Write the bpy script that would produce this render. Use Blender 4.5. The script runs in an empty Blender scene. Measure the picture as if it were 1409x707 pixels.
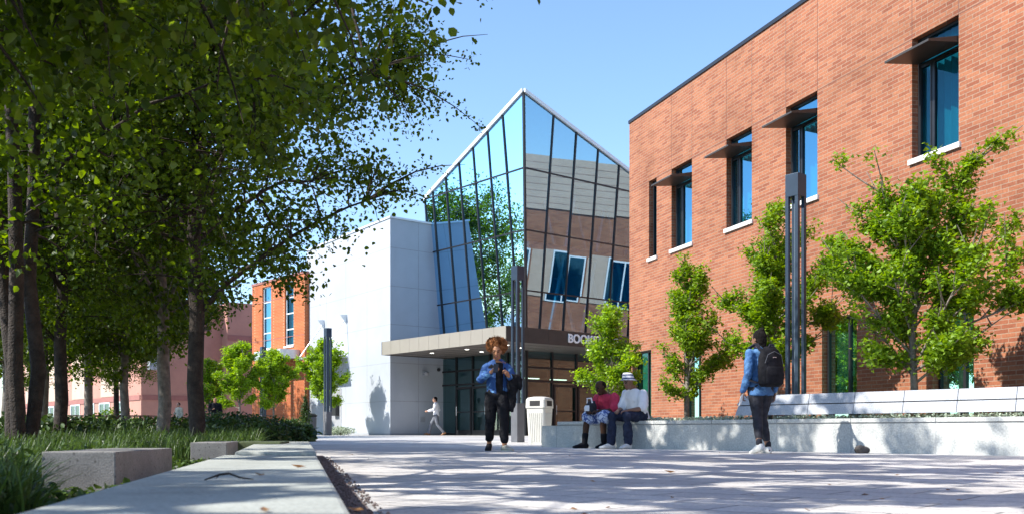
import bpy, bmesh, math, random
import numpy as np
from mathutils import Vector, Matrix, noise
PI = math.pi
R = math.radians
scene = bpy.context.scene
COL = scene.collection

# ------------------------------------------------------------------ camera model
F, CX, HY, HC = 1343.0, 704.5, 593.0, 0.30      # focal length, principal column, horizon row (1409 px wide photo), eye height

def gz(y):
    t = min(1.0, max(0.0, (y - 20.0) / 20.0))
    return 0.13 * t * t * (3 - 2 * t)

def P(x, y, Z):
    return Vector(((x - CX) / F * Z, Z, HC - (y - HY) / F * Z))

def G(x, Z):
    return Vector(((x - CX) / F * Z, Z, gz(Z)))

# ------------------------------------------------------------------ object helpers
def tag(o, label=None, cat=None, group=None, kind=None):
    if label: o['label'] = label
    if cat: o['category'] = cat
    if group: o['group'] = group
    if kind: o['kind'] = kind
    return o

def basis(o):
    M = Matrix.Identity(4)
    while o is not None:
        M = (Matrix.Translation(o.location) @ o.rotation_euler.to_matrix().to_4x4() @ Matrix.Diagonal((*o.scale, 1))) @ M
        o = o.parent
    return M

def empty(name, loc=(0, 0, 0), rz=0, label=None, cat=None, group=None):
    o = bpy.data.objects.new(name, None)
    o.empty_display_size = 0.3
    COL.objects.link(o)
    o.location = loc
    o.rotation_euler = (0, 0, rz)
    tag(o, label, cat, group)
    return o

def link_mesh(name, me, mats, parent=None, smooth=False, local=False):
    for m in (mats if isinstance(mats, (list, tuple)) else [mats]):
        me.materials.append(m)
    o = bpy.data.objects.new(name, me)
    COL.objects.link(o)
    if parent is not None:
        if not local:
            me.transform(basis(parent).inverted())
        o.parent = parent
    if smooth:
        me.polygons.foreach_set('use_smooth', [True] * len(me.polygons))
    me.update()
    return o

def copy_tree(o, parent=None):
    c = o.copy()
    COL.objects.link(c)
    if parent is not None:
        c.parent = parent
    for ch in list(o.children):
        copy_tree(ch, c)
    return c

class MB:
    """collects simple solids, in world coordinates, into ONE mesh"""
    def __init__(self):
        self.v, self.f = [], []
    def add(self, vs, fs):
        n = len(self.v)
        self.v += [tuple(p) for p in vs]
        self.f += [tuple(i + n for i in f) for f in fs]
        return self
    def hexa(self, b, t):
        """b, t: four bottom / top corners, counter-clockwise from above"""
        return self.add(list(b) + list(t), [(3, 2, 1, 0), (4, 5, 6, 7), (0, 1, 5, 4), (1, 2, 6, 5), (2, 3, 7, 6), (3, 0, 4, 7)])
    def box(self, lo, hi):
        (x0, y0, z0), (x1, y1, z1) = lo, hi
        return self.hexa([(x0, y0, z0), (x1, y0, z0), (x1, y1, z0), (x0, y1, z0)], [(x0, y0, z1), (x1, y0, z1), (x1, y1, z1), (x0, y1, z1)])
    def obox(self, o, u, v, w):
        """oriented box: corner o and three edge vectors"""
        o, u, v, w = Vector(o), Vector(u), Vector(v), Vector(w)
        if u.cross(v).dot(w) < 0: u, v = v, u
        return self.hexa([o, o + u, o + u + v, o + v], [o + w, o + u + w, o + u + v + w, o + v + w])
    def prism(self, pts, z0, z1):
        """vertical prism over a counter-clockwise plan polygon"""
        n = len(pts)
        vs = [(p[0], p[1], z0) for p in pts] + [(p[0], p[1], z1) for p in pts]
        fs = [tuple(range(n - 1, -1, -1)), tuple(range(n, 2 * n))]
        fs += [(i, (i + 1) % n, n + (i + 1) % n, n + i) for i in range(n)]
        return self.add(vs, fs)
    def sheet(self, o, u, w):
        o, u, w = Vector(o), Vector(u), Vector(w)
        return self.add([o, o + u, o + u + w, o + w], [(0, 1, 2, 3)])
    def tube(self, pts, rad, n=8, cap=True):
        pts = [Vector(p) for p in pts]
        if not isinstance(rad, (list, tuple)): rad = [rad] * len(pts)
        vs, fs = [], []
        ref = Vector((0.31, 0.17, 0.93)).normalized()
        for i, p in enumerate(pts):
            d = (pts[min(i + 1, len(pts) - 1)] - pts[max(i - 1, 0)])
            d = d.normalized() if d.length > 1e-9 else Vector((0, 0, 1))
            if abs(d.dot(ref)) > 0.95: r_ = Vector((1, 0, 0.1))
            else: r_ = ref
            a = d.cross(r_).normalized(); b = d.cross(a)
            for k in range(n):
                t = 2 * PI * k / n
                vs.append(p + (a * math.cos(t) + b * math.sin(t)) * rad[i])
        for i in range(len(pts) - 1):
            for k in range(n):
                fs.append((i * n + k, i * n + (k + 1) % n, (i + 1) * n + (k + 1) % n, (i + 1) * n + k))
        if cap:
            fs.append(tuple(range(n - 1, -1, -1)))
            fs.append(tuple(range((len(pts) - 1) * n, len(pts) * n)))
        return self.add(vs, fs)
    def rings(self, rings, n=16):
        """loft of rings (centre, lateral half vector, forward half vector), closed with caps"""
        vs, fs = [], []
        for c, a, b in rings:
            c, a, b = Vector(c), Vector(a), Vector(b)
            for k in range(n):
                t = 2 * PI * k / n
                vs.append(c + a * math.cos(t) + b * math.sin(t))
        m = len(rings)
        for i in range(m - 1):
            for k in range(n):
                fs.append((i * n + k, i * n + (k + 1) % n, (i + 1) * n + (k + 1) % n, (i + 1) * n + k))
        fs.append(tuple(range(n - 1, -1, -1)))
        fs.append(tuple(range((m - 1) * n, m * n)))
        return self.add(vs, fs)
    def ball(self, c, r, n=14, m=9, rot=None):
        c = Vector(c)
        if not isinstance(r, (list, tuple)): r = (r, r, r)
        vs = []
        rot = rot or Matrix.Identity(3)
        for i in range(m + 1):
            ph = -PI / 2 + PI * i / m
            if i in (0, m):
                vs.append(c + rot @ Vector((0, 0, math.sin(ph) * r[2])))
                continue
            for k in range(n):
                t = 2 * PI * k / n
                vs.append(c + rot @ Vector((math.cos(ph) * math.cos(t) * r[0], math.cos(ph) * math.sin(t) * r[1], math.sin(ph) * r[2])))
        fs = []
        idx = lambda i, k: 0 if i == 0 else (1 + (m - 1) * n if i == m else 1 + (i - 1) * n + k % n)
        for i in range(m):
            for k in range(n):
                f = [idx(i, k), idx(i, k + 1), idx(i + 1, k + 1), idx(i + 1, k)]
                g = []
                for q in f:
                    if q not in g: g.append(q)
                fs.append(tuple(g))
        return self.add(vs, fs)
    def mesh(self, name='m'):
        me = bpy.data.meshes.new(name)
        me.from_pydata(self.v, [], self.f)
        return me
    def build(self, name, mat, parent=None, smooth=False, bevel=0, fix=True):
        me = self.mesh(name)
        if fix or bevel:
            bm = bmesh.new(); bm.from_mesh(me)
            if fix: bmesh.ops.recalc_face_normals(bm, faces=bm.faces)
            if bevel:
                bmesh.ops.bevel(bm, geom=list(bm.edges), offset=bevel, segments=2, affect='EDGES', profile=0.6)
            bm.to_mesh(me); bm.free()
        return link_mesh(name, me, mat, parent, smooth)

# ------------------------------------------------------------------ materials
def mat(name):
    m = bpy.data.materials.new(name); m.use_nodes = True
    nt = m.node_tree; nt.nodes.clear()
    out = nt.nodes.new('ShaderNodeOutputMaterial')
    return m, nt, out

def N(nt, kind, **kw):
    n = nt.nodes.new(kind)
    for k, v in kw.items():
        if k.startswith('_'): setattr(n, k[1:], v)
        else: n.inputs[k].default_value = v
    return n

def lk(nt, a, ao, b, bi): nt.links.new(a.outputs[ao], b.inputs[bi])

def ramp(nt, stops):
    n = nt.nodes.new('ShaderNodeValToRGB')
    e = n.color_ramp.elements
    while len(e) < len(stops): e.new(0.5)
    for i, (p, c) in enumerate(stops):
        e[i].position = p; e[i].color = (*c, 1)
    return n

def plain(name, c, rough=0.6, var=0.15, scale=6.0, metal=0.0, bump=0.0, spec=0.4, detail=6):
    """one colour broken up by noise"""
    m, nt, out = mat(name)
    tc = N(nt, 'ShaderNodeTexCoord')
    no = N(nt, 'ShaderNodeTexNoise', Scale=scale, Detail=detail, Roughness=0.6)
    lk(nt, tc, 'Object', no, 'Vector')
    lo = tuple(x * (1 - var) for x in c); hi = tuple(min(1, x * (1 + var)) for x in c)
    rp = ramp(nt, [(0.3, lo), (0.7, hi)])
    lk(nt, no, 'Fac', rp, 'Fac')
    b = N(nt, 'ShaderNodeBsdfPrincipled', Roughness=rough, Metallic=metal)
    b.inputs['Specular IOR Level'].default_value = spec
    lk(nt, rp, 'Color', b, 'Base Color')
    if bump:
        n2 = N(nt, 'ShaderNodeTexNoise', Scale=scale * 6, Detail=5)
        lk(nt, tc, 'Object', n2, 'Vector')
        bp = N(nt, 'ShaderNodeBump', Strength=bump, Distance=0.02)
        lk(nt, n2, 'Fac', bp, 'Height'); lk(nt, bp, 'Normal', b, 'Normal')
    lk(nt, b, 'BSDF', out, 'Surface')
    return m

def concrete(name, c, stain=0.35, pit=0.0, scale=1.5, rough=0.8):
    m, nt, out = mat(name)
    tc = N(nt, 'ShaderNodeTexCoord')
    n1 = N(nt, 'ShaderNodeTexNoise', Scale=scale, Detail=8, Roughness=0.65)
    n2 = N(nt, 'ShaderNodeTexNoise', Scale=scale * 40, Detail=4)
    lk(nt, tc, 'Object', n1, 'Vector'); lk(nt, tc, 'Object', n2, 'Vector')
    r1 = ramp(nt, [(0.3, tuple(x * (1 - stain) for x in c)), (0.62, c)])
    lk(nt, n1, 'Fac', r1, 'Fac')
    r2 = ramp(nt, [(0.35, (0.78,) * 3), (0.65, (1.08,) * 3)])
    lk(nt, n2, 'Fac', r2, 'Fac')
    mx = N(nt, 'ShaderNodeMix', _data_type='RGBA', _blend_type='MULTIPLY'); mx.inputs[0].default_value = 1
    nt.links.new(r1.outputs[0], mx.inputs[6]); nt.links.new(r2.outputs[0], mx.inputs[7])
    col = mx.outputs[2]
    b = N(nt, 'ShaderNodeBsdfPrincipled', Roughness=rough)
    b.inputs['Specular IOR Level'].default_value = 0.25
    bp = N(nt, 'ShaderNodeBump', Strength=0.25, Distance=0.01)
    lk(nt, n2, 'Fac', bp, 'Height')
    if pit:
        v = N(nt, 'ShaderNodeTexVoronoi', Scale=28)
        lk(nt, tc, 'Object', v, 'Vector')
        r3 = ramp(nt, [(0.10, (0.35,) * 3), (0.22, (1,) * 3)])
        lk(nt, v, 'Distance', r3, 'Fac')
        m2 = N(nt, 'ShaderNodeMix', _data_type='RGBA', _blend_type='MULTIPLY'); m2.inputs[0].default_value = pit
        nt.links.new(col, m2.inputs[6]); nt.links.new(r3.outputs[0], m2.inputs[7])
        col = m2.outputs[2]
    nt.links.new(col, b.inputs['Base Color']); lk(nt, bp, 'Normal', b, 'Normal')
    lk(nt, b, 'BSDF', out, 'Surface')
    return m

def brick(name, c1, c2, mortar, bw=0.30, rh=0.075, ms=0.008, bumps=0.4):
    m, nt, out = mat(name)
    tc = N(nt, 'ShaderNodeTexCoord')
    sx = N(nt, 'ShaderNodeSeparateXYZ'); lk(nt, tc, 'Object', sx, 'Vector')
    ad = N(nt, 'ShaderNodeMath', _operation='ADD'); lk(nt, sx, 'X', ad, 0); lk(nt, sx, 'Y', ad, 1)
    cb = N(nt, 'ShaderNodeCombineXYZ'); nt.links.new(ad.outputs[0], cb.inputs[0]); lk(nt, sx, 'Z', cb, 'Y')
    br = N(nt, 'ShaderNodeTexBrick', Scale=1.0)
    br.inputs['Mortar Size'].default_value = ms; br.inputs['Brick Width'].default_value = bw
    br.inputs['Row Height'].default_value = rh; br.inputs['Mortar Smooth'].default_value = 0.2
    br.inputs['Color1'].default_value = (*c1, 1); br.inputs['Color2'].default_value = (*c2, 1)
    br.inputs['Mortar'].default_value = (*mortar, 1); br.inputs['Bias'].default_value = -0.1
    lk(nt, cb, 'Vector', br, 'Vector')
    no = N(nt, 'ShaderNodeTexNoise', Scale=0.6, Detail=7, Roughness=0.7); lk(nt, tc, 'Object', no, 'Vector')
    n3 = N(nt, 'ShaderNodeTexNoise', Scale=25, Detail=4); lk(nt, tc, 'Object', n3, 'Vector')
    r1 = ramp(nt, [(0.28, (0.70, 0.68, 0.66)), (0.5, (1.0, 1.0, 1.0)), (0.72, (1.16, 1.13, 1.12))]); lk(nt, no, 'Fac', r1, 'Fac')
    r2 = ramp(nt, [(0.3, (0.82,) * 3), (0.7, (1.12,) * 3)]); lk(nt, n3, 'Fac', r2, 'Fac')
    a = N(nt, 'ShaderNodeMix', _data_type='RGBA', _blend_type='MULTIPLY'); a.inputs[0].default_value = 1
    nt.links.new(br.outputs['Color'], a.inputs[6]); nt.links.new(r1.outputs[0], a.inputs[7])
    a2 = N(nt, 'ShaderNodeMix', _data_type='RGBA', _blend_type='MULTIPLY'); a2.inputs[0].default_value = 1
    nt.links.new(a.outputs[2], a2.inputs[6]); nt.links.new(r2.outputs[0], a2.inputs[7])
    b = N(nt, 'ShaderNodeBsdfPrincipled', Roughness=0.85); b.inputs['Specular IOR Level'].default_value = 0.2
    nt.links.new(a2.outputs[2], b.inputs['Base Color'])
    bp = N(nt, 'ShaderNodeBump', Strength=bumps, Distance=0.01); bp.invert = True
    lk(nt, br, 'Fac', bp, 'Height'); lk(nt, bp, 'Normal', b, 'Normal')
    lk(nt, b, 'BSDF', out, 'Surface')
    return m

def leafm(name, dark, light, trans=0.4, rough=0.45, tv=1.7):
    m, nt, out = mat(name)
    g = N(nt, 'ShaderNodeNewGeometry')
    rp = ramp(nt, [(0.0, dark), (0.6, light), (1.0, tuple(min(1, x * 1.35) for x in light))])
    lk(nt, g, 'Random Per Island', rp, 'Fac')
    b = N(nt, 'ShaderNodeBsdfPrincipled', Roughness=rough); b.inputs['Specular IOR Level'].default_value = 0.35
    lk(nt, rp, 'Color', b, 'Base Color')
    hs = N(nt, 'ShaderNodeHueSaturation', Hue=0.485, Saturation=1.1, Value=tv); lk(nt, rp, 'Color', hs, 'Color')
    t = N(nt, 'ShaderNodeBsdfTranslucent'); lk(nt, hs, 'Color', t, 'Color')
    mx = N(nt, 'ShaderNodeMixShader', Fac=trans)
    nt.links.new(b.outputs[0], mx.inputs[1]); nt.links.new(t.outputs[0], mx.inputs[2])
    nt.links.new(mx.outputs[0], out.inputs['Surface'])
    return m

def glassm(name, tint, gloss, refl=0.4, rough=0.0, edge=0.95):
    m, nt, out = mat(name)
    t = N(nt, 'ShaderNodeBsdfTransparent', Color=(*tint, 1))
    g = N(nt, 'ShaderNodeBsdfGlossy', Color=(*gloss, 1), Roughness=rough)
    lw = N(nt, 'ShaderNodeLayerWeight', Blend=0.35)
    mr = N(nt, 'ShaderNodeMapRange'); mr.inputs['To Min'].default_value = refl; mr.inputs['To Max'].default_value = edge
    lk(nt, lw, 'Fresnel', mr, 'Value')
    mx = N(nt, 'ShaderNodeMixShader'); nt.links.new(mr.outputs[0], mx.inputs[0])
    nt.links.new(t.outputs[0], mx.inputs[1]); nt.links.new(g.outputs[0], mx.inputs[2])
    nt.links.new(mx.outputs[0], out.inputs['Surface'])
    return m

def pavers(name):
    m, nt, out = mat(name)
    tc = N(nt, 'ShaderNodeTexCoord')
    mp = N(nt, 'ShaderNodeMapping'); mp.inputs['Rotation'].default_value = (0, 0, R(39.7)); lk(nt, tc, 'Object', mp, 'Vector')
    br = N(nt, 'ShaderNodeTexBrick', Scale=1.0)
    br.inputs['Brick Width'].default_value = 0.60; br.inputs['Row Height'].default_value = 0.30
    br.inputs['Mortar Size'].default_value = 0.008; br.inputs['Mortar Smooth'].default_value = 0.3
    br.inputs['Color1'].default_value = (0.62, 0.595, 0.565, 1); br.inputs['Color2'].default_value = (0.52, 0.50, 0.475, 1)
    br.inputs['Mortar'].default_value = (0.17, 0.165, 0.16, 1)
    lk(nt, mp, 'Vector', br, 'Vector')
    n1 = N(nt, 'ShaderNodeTexNoise', Scale=0.35, Detail=8, Roughness=0.7); lk(nt, tc, 'Object', n1, 'Vector')
    n2 = N(nt, 'ShaderNodeTexNoise', Scale=60, Detail=3); lk(nt, tc, 'Object', n2, 'Vector')
    r1 = ramp(nt, [(0.32, (0.72, 0.71, 0.70)), (0.65, (1.08, 1.08, 1.08))]); lk(nt, n1, 'Fac', r1, 'Fac')
    r2 = ramp(nt, [(0.3, (0.75,) * 3), (0.7, (1.15,) * 3)]); lk(nt, n2, 'Fac', r2, 'Fac')
    a = N(nt, 'ShaderNodeMix', _data_type='RGBA', _blend_type='MULTIPLY'); a.inputs[0].default_value = 1
    nt.links.new(br.outputs['Color'], a.inputs[6]); nt.links.new(r1.outputs[0], a.inputs[7])
    a2 = N(nt, 'ShaderNodeMix', _data_type='RGBA', _blend_type='MULTIPLY'); a2.inputs[0].default_value = 1
    nt.links.new(a.outputs[2], a2.inputs[6]); nt.links.new(r2.outputs[0], a2.inputs[7])
    b = N(nt, 'ShaderNodeBsdfPrincipled', Roughness=0.75); b.inputs['Specular IOR Level'].default_value = 0.3
    nt.links.new(a2.outputs[2], b.inputs['Base Color'])
    bp = N(nt, 'ShaderNodeBump', Strength=0.4, Distance=0.01); bp.invert = True
    lk(nt, br, 'Fac', bp, 'Height'); lk(nt, bp, 'Normal', b, 'Normal')
    lk(nt, b, 'BSDF', out, 'Surface')
    return m

def stripes(name, c1, c2, scale, axis='Z', rough=0.8, th=0.5):
    m, nt, out = mat(name)
    tc = N(nt, 'ShaderNodeTexCoord')
    w = N(nt, 'ShaderNodeTexWave', Scale=scale, Distortion=0.6, _bands_direction=axis); lk(nt, tc, 'Object', w, 'Vector')
    rp = ramp(nt, [(th - 0.05, c1), (th + 0.05, c2)]); lk(nt, w, 'Fac', rp, 'Fac')
    b = N(nt, 'ShaderNodeBsdfPrincipled', Roughness=rough); lk(nt, rp, 'Color', b, 'Base Color')
    lk(nt, b, 'BSDF', out, 'Surface')
    return m

def patches(name, c1, c2, scale, th=0.55, rough=0.8):
    m, nt, out = mat(name)
    tc = N(nt, 'ShaderNodeTexCoord')
    w = N(nt, 'ShaderNodeTexNoise', Scale=scale, Detail=4, Distortion=0.8); lk(nt, tc, 'Object', w, 'Vector')
    rp = ramp(nt, [(th - 0.04, c1), (th + 0.04, c2)]); lk(nt, w, 'Fac', rp, 'Fac')
    b = N(nt, 'ShaderNodeBsdfPrincipled', Roughness=rough); lk(nt, rp, 'Color', b, 'Base Color')
    lk(nt, b, 'BSDF', out, 'Surface')
    return m

def emit(name, c, s):
    m, nt, out = mat(name)
    e = N(nt, 'ShaderNodeEmission', Color=(*c, 1), Strength=s)
    lk(nt, e, 'Emission', out, 'Surface')
    return m

M = {}
M['ground'] = concrete('ground_concrete', (0.46, 0.45, 0.44), 0.25, scale=0.3)
M['pavers'] = pavers('plaza_pavers')
M['gravel'] = plain('reddish_gravel', (0.34, 0.27, 0.25), 0.95, 0.6, 90, bump=1.0)
M['soil'] = plain('garden_soil', (0.05, 0.038, 0.025), 0.95, 0.4, 20, bump=0.6)
M['kerb'] = concrete('kerb_concrete', (0.44, 0.46, 0.42), 0.32, 0.35, 2.2)
M['block'] = concrete('block_concrete', (0.27, 0.26, 0.25), 0.45, 0.75, 3.0)
M['moss'] = concrete('mossy_concrete', (0.14, 0.17, 0.08), 0.6, 0.3, 5)
M['granite'] = concrete('planter_granite', (0.55, 0.56, 0.54), 0.22, scale=1.2)
M['granite2'] = concrete('bench_granite', (0.46, 0.48, 0.52), 0.18, scale=2.0)
M['brick'] = brick('red_brick', (0.355, 0.140, 0.073), (0.235, 0.076, 0.042), (0.32, 0.215, 0.15))
M['brick2'] = brick('orange_brick', (0.47, 0.14, 0.05), (0.42, 0.11, 0.04), (0.5, 0.28, 0.17), ms=0.006)
M['pink'] = plain('pink_render', (0.42, 0.215, 0.165), 0.9, 0.10, 1.2)
M['cream'] = plain('cream_render', (0.48, 0.36, 0.28), 0.9, 0.08, 1.2)
M['pinkband'] = plain('pink_band', (0.30, 0.13, 0.11), 0.9, 0.1, 2)
M['white'] = plain('white_panel', (0.39, 0.42, 0.46), 0.55, 0.08, 0.5)
M['joint'] = plain('joint_grey', (0.30, 0.31, 0.33), 0.8, 0.1)
M['bjoint'] = plain('brick_joint', (0.16, 0.075, 0.055), 0.9, 0.2)
M['dark'] = plain('dark_frame', (0.016, 0.017, 0.02), 0.4, 0.2)
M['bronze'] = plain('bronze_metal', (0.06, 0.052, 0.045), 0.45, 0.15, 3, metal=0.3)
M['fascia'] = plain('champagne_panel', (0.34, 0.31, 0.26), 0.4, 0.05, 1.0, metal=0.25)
M['soffit'] = plain('soffit_panel', (0.15, 0.13, 0.115), 0.5, 0.1, 2)
M['steel'] = plain('galvanised_steel', (0.55, 0.57, 0.60), 0.35, 0.08, 4, metal=0.6)
M['lampm'] = plain('lamp_grey_metal', (0.042, 0.066, 0.10), 0.38, 0.12, 3, metal=0.35)
M['lampbase'] = plain('lamp_base_metal', (0.12, 0.125, 0.14), 0.5, 0.15, 3)
M['lampin'] = plain('lamp_diffuser', (0.20, 0.26, 0.31), 0.3, 0.05, 4)
M['trim'] = plain('pale_trim', (0.70, 0.74, 0.76), 0.4, 0.05)
M['sill'] = plain('stone_sill', (0.66, 0.65, 0.62), 0.8, 0.1, 8)
M['glass'] = glassm('atrium_glass', (0.12, 0.44, 0.62), (0.42, 0.72, 0.98), 0.42)
M['glass_r'] = glassm('atrium_glass_clear', (0.16, 0.54, 0.68), (0.55, 0.78, 0.95), 0.38)
M['glass_d'] = glassm('door_glass', (0.34, 0.60, 0.60), (0.6, 0.8, 0.85), 0.14)
M['glass_w'] = glassm('window_glass', (0.10, 0.46, 0.58), (0.26, 0.58, 0.76), 0.05, edge=0.6)
M['glass_g'] = glassm('green_window_glass', (0.32, 0.86, 0.70), (0.5, 0.9, 0.85), 0.05)
M['blind'] = plain('vertical_blind', (0.62, 0.66, 0.62), 0.8, 0.06, 3)
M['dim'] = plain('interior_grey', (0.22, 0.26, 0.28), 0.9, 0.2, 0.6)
M['interior'] = plain('interior_pale', (0.34, 0.42, 0.46), 0.9, 0.25, 0.5)
M['bark'] = plain('grey_brown_bark', (0.042, 0.031, 0.024), 0.9, 0.6, 9, bump=1.0)
M['bark_pale'] = plain('pale_bark', (0.22, 0.19, 0.16), 0.9, 0.5, 8, bump=0.8)
M['leaf_big'] = leafm('shade_tree_leaf', (0.022, 0.046, 0.005), (0.078, 0.128, 0.010), 0.48, tv=2.3)
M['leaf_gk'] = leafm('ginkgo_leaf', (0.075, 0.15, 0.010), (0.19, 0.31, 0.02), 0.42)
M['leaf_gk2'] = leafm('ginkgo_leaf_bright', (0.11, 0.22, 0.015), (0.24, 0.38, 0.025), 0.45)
M['grass'] = leafm('garden_blade', (0.018, 0.038, 0.010), (0.062, 0.11, 0.022), 0.3)
M['sage'] = leafm('sage_leaf', (0.20, 0.25, 0.17), (0.40, 0.46, 0.35), 0.2)
M['shrub'] = leafm('shrub_leaf', (0.018, 0.04, 0.012), (0.05, 0.09, 0.02), 0.25)
M['bin'] = plain('bin_cream', (0.62, 0.61, 0.56), 0.5, 0.06, 4)
M['binhole'] = plain('bin_opening', (0.03, 0.03, 0.03), 0.7, 0.2)
M['binrib'] = plain('bin_rib_shadow', (0.50, 0.49, 0.45), 0.5, 0.06, 4)
M['letter'] = plain('white_letter', (0.85, 0.85, 0.83), 0.5, 0.02)
M['rock'] = plain('dark_stone', (0.10, 0.085, 0.075), 0.9, 0.4, 14, bump=0.8)
M['wood'] = plain('brown_timber', (0.20, 0.105, 0.06), 0.7, 0.3, 5)
M['dryleaf'] = leafm('dry_leaf', (0.10, 0.055, 0.025), (0.28, 0.15, 0.06), 0.2)
M['skin_a'] = plain('skin_brown', (0.40, 0.19, 0.10), 0.5, 0.08, 8)
M['skin_b'] = plain('skin_dark', (0.07, 0.035, 0.022), 0.45, 0.1, 8, spec=0.12)
M['skin_c'] = plain('skin_light', (0.50, 0.28, 0.19), 0.5, 0.06, 8)
M['skin_d'] = plain('skin_olive', (0.22, 0.115, 0.075), 0.5, 0.08, 8)
M['eye'] = plain('eye_dark', (0.015, 0.012, 0.01), 0.2, 0.1)
M['lip'] = plain('lip', (0.30, 0.09, 0.07), 0.4, 0.1)
M['afro'] = plain('auburn_hair', (0.36, 0.135, 0.04), 0.75, 0.45, 40, bump=1.0)
M['hair'] = plain('black_hair', (0.012, 0.010, 0.009), 0.8, 0.4, 60, bump=0.6, spec=.15)
M['denim'] = patches('blue_jacket_cloth', (0.018, 0.075, 0.25), (0.11, 0.27, 0.50), 8, 0.58)
M['denim2'] = patches('pale_denim', (0.045, 0.135, 0.32), (0.085, 0.21, 0.42), 9, 0.55)
M['black'] = plain('black_cloth', (0.013, 0.013, 0.016), 0.8, 0.4, 12, spec=0.12)
M['charcoal'] = plain('charcoal_cloth', (0.032, 0.033, 0.042), 0.75, 0.4, 10, spec=0.12)
M['jeans'] = plain('dark_jeans', (0.025, 0.032, 0.06), 0.85, 0.4, 14, spec=0.12)
M['grey'] = plain('grey_trousers', (0.15, 0.16, 0.19), 0.85, 0.2, 14)
M['pinkshirt'] = plain('crimson_tee', (0.50, 0.035, 0.085), 0.85, 0.15, 9)
M['whitecl'] = plain('white_cloth', (0.78, 0.79, 0.84), 0.85, 0.06, 9)
M['shorts'] = patches('patterned_shorts', (0.06, 0.11, 0.33), (0.60, 0.66, 0.82), 16, 0.5)
M['hat'] = stripes('striped_hat', (0.05, 0.07, 0.17), (0.78, 0.80, 0.85), 5.2, 'Z', th=0.38)
M['sneaker'] = plain('white_sneaker', (0.62, 0.62, 0.60), 0.6, 0.1, 15)
M['sole'] = plain('rubber_sole', (0.70, 0.69, 0.66), 0.7, 0.1, 15)
M['tan'] = plain('tan_shoe', (0.30, 0.14, 0.06), 0.5, 0.15, 15)
M['phone'] = plain('phone_black', (0.01, 0.01, 0.012), 0.15, 0.1)
M['paper'] = plain('paper', (0.78, 0.80, 0.82), 0.9, 0.03)
M['khaki'] = plain('khaki_cloth', (0.42, 0.40, 0.33), 0.9, 0.3, 12)

# ------------------------------------------------------------------ directions of the place
fd = Vector((-0.3168, 0.9485, 0)).normalized()      # brick facade, running away
fn = Vector((-0.9485, -0.3168, 0)).normalized()     # brick facade, facing out
A = Vector((0.639, -0.769, 0)).normalized()         # atrium left face, towards its front corner
B = Vector((0.769, 0.639, 0)).normalized()          # atrium right face, away from its front corner
UP = Vector((0, 0, 1))
D_FAC = 12.5

def fac_s(x):
    """distance along the brick facade from its far corner for a picture column"""
    Z = D_FAC / (0.9485 * (x - CX) / F + 0.3168)
    X = (x - CX) / F * Z
    return -(Vector((X, Z, 0)) - FC).dot(fd)
def fac_z(x, y):
    Z = D_FAC / (0.9485 * (x - CX) / F + 0.3168)
    return HC - (y - HY) / F * Z
Zc = D_FAC / (0.9485 * (866 - CX) / F + 0.3168)
FC = Vector(((866 - CX) / F * Zc, Zc, 0))

# ------------------------------------------------------------------ ground
ys = [-60, -20, 0, 10, 20] + [20 + k for k in range(1, 21)] + [50, 70, 100, 160, 300, 900]
def sheet(name, x_of, m, dz, ylo, yhi):
    """a strip of ground between two lines x_of(y)"""
    yy = sorted({ylo, yhi, *[y for y in ys if ylo < y < yhi]})
    mb = MB(); vs = []; fs = []
    for y in yy:
        a, b = x_of(y)
        vs += [(a, y, gz(y) + dz), (b, y, gz(y) + dz)]
    for i in range(len(yy) - 1):
        fs.append((2 * i, 2 * i + 1, 2 * i + 3, 2 * i + 2))
    mb.add(vs, fs)
    o = mb.build(name, m, None, fix=False)
    return tag(o, kind='structure')
sheet('ground', lambda y: (-900, 900), M['ground'], 0.0, -60, 900)
kx = lambda z: -0.27 - 0.215 * (z - 1.65)            # kerb, plaza side
def bed_right(y):
    if y < 11.8: return kx(y) - 0.3
    return kx(11.8) - 0.3 - (y - 11.8) * 0.30
sheet('garden_bed', lambda y: (-40, bed_right(y)), M['soil'], 0.004, -8, 36)
sheet('plaza_paving', lambda y: (kx(min(y, 11.9)) + 0.2 if y < 12 else kx(11.9) + 0.2 - (y - 11.9) * 0.30, 40), M['pavers'], 0.004, -20, 27)
sheet('gravel_strip', lambda y: (kx(y) - 0.05, kx(y) + 0.17), M['gravel'], 0.006, -4, 12.0)

# ------------------------------------------------------------------ brick building
def wall_grid(L, H, openings, depth, pt, z0=0.0, nrm=None):
    """wall face with rectangular openings (s0, s1, za, zb) and reveals; pt(s, d, z) gives the world point, d inward"""
    mb = MB()
    S = sorted({0.0, L, *[o[0] for o in openings], *[o[1] for o in openings]})
    Zs = sorted({z0, H, *[o[2] for o in openings], *[o[3] for o in openings]})
    ins = lambda s, z: any(o[0] < s < o[1] and o[2] < z < o[3] for o in openings)
    for i in range(len(S) - 1):
        for j in range(len(Zs) - 1):
            if ins((S[i] + S[i + 1]) / 2, (Zs[j] + Zs[j + 1]) / 2): continue
            mb.add([pt(S[i], 0, Zs[j]), pt(S[i + 1], 0, Zs[j]), pt(S[i + 1], 0, Zs[j + 1]), pt(S[i], 0, Zs[j + 1])], [(0, 1, 2, 3)])
    for s0, s1, za, zb in openings:
        for (p, q) in (((s0, za), (s0, zb)), ((s0, zb), (s1, zb)), ((s1, zb), (s1, za)), ((s1, za), (s0, za))):
            mb.add([pt(p[0], 0, p[1]), pt(q[0], 0, q[1]), pt(q[0], depth, q[1]), pt(p[0], depth, p[1])], [(0, 1, 2, 3)])
    return mb

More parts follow.
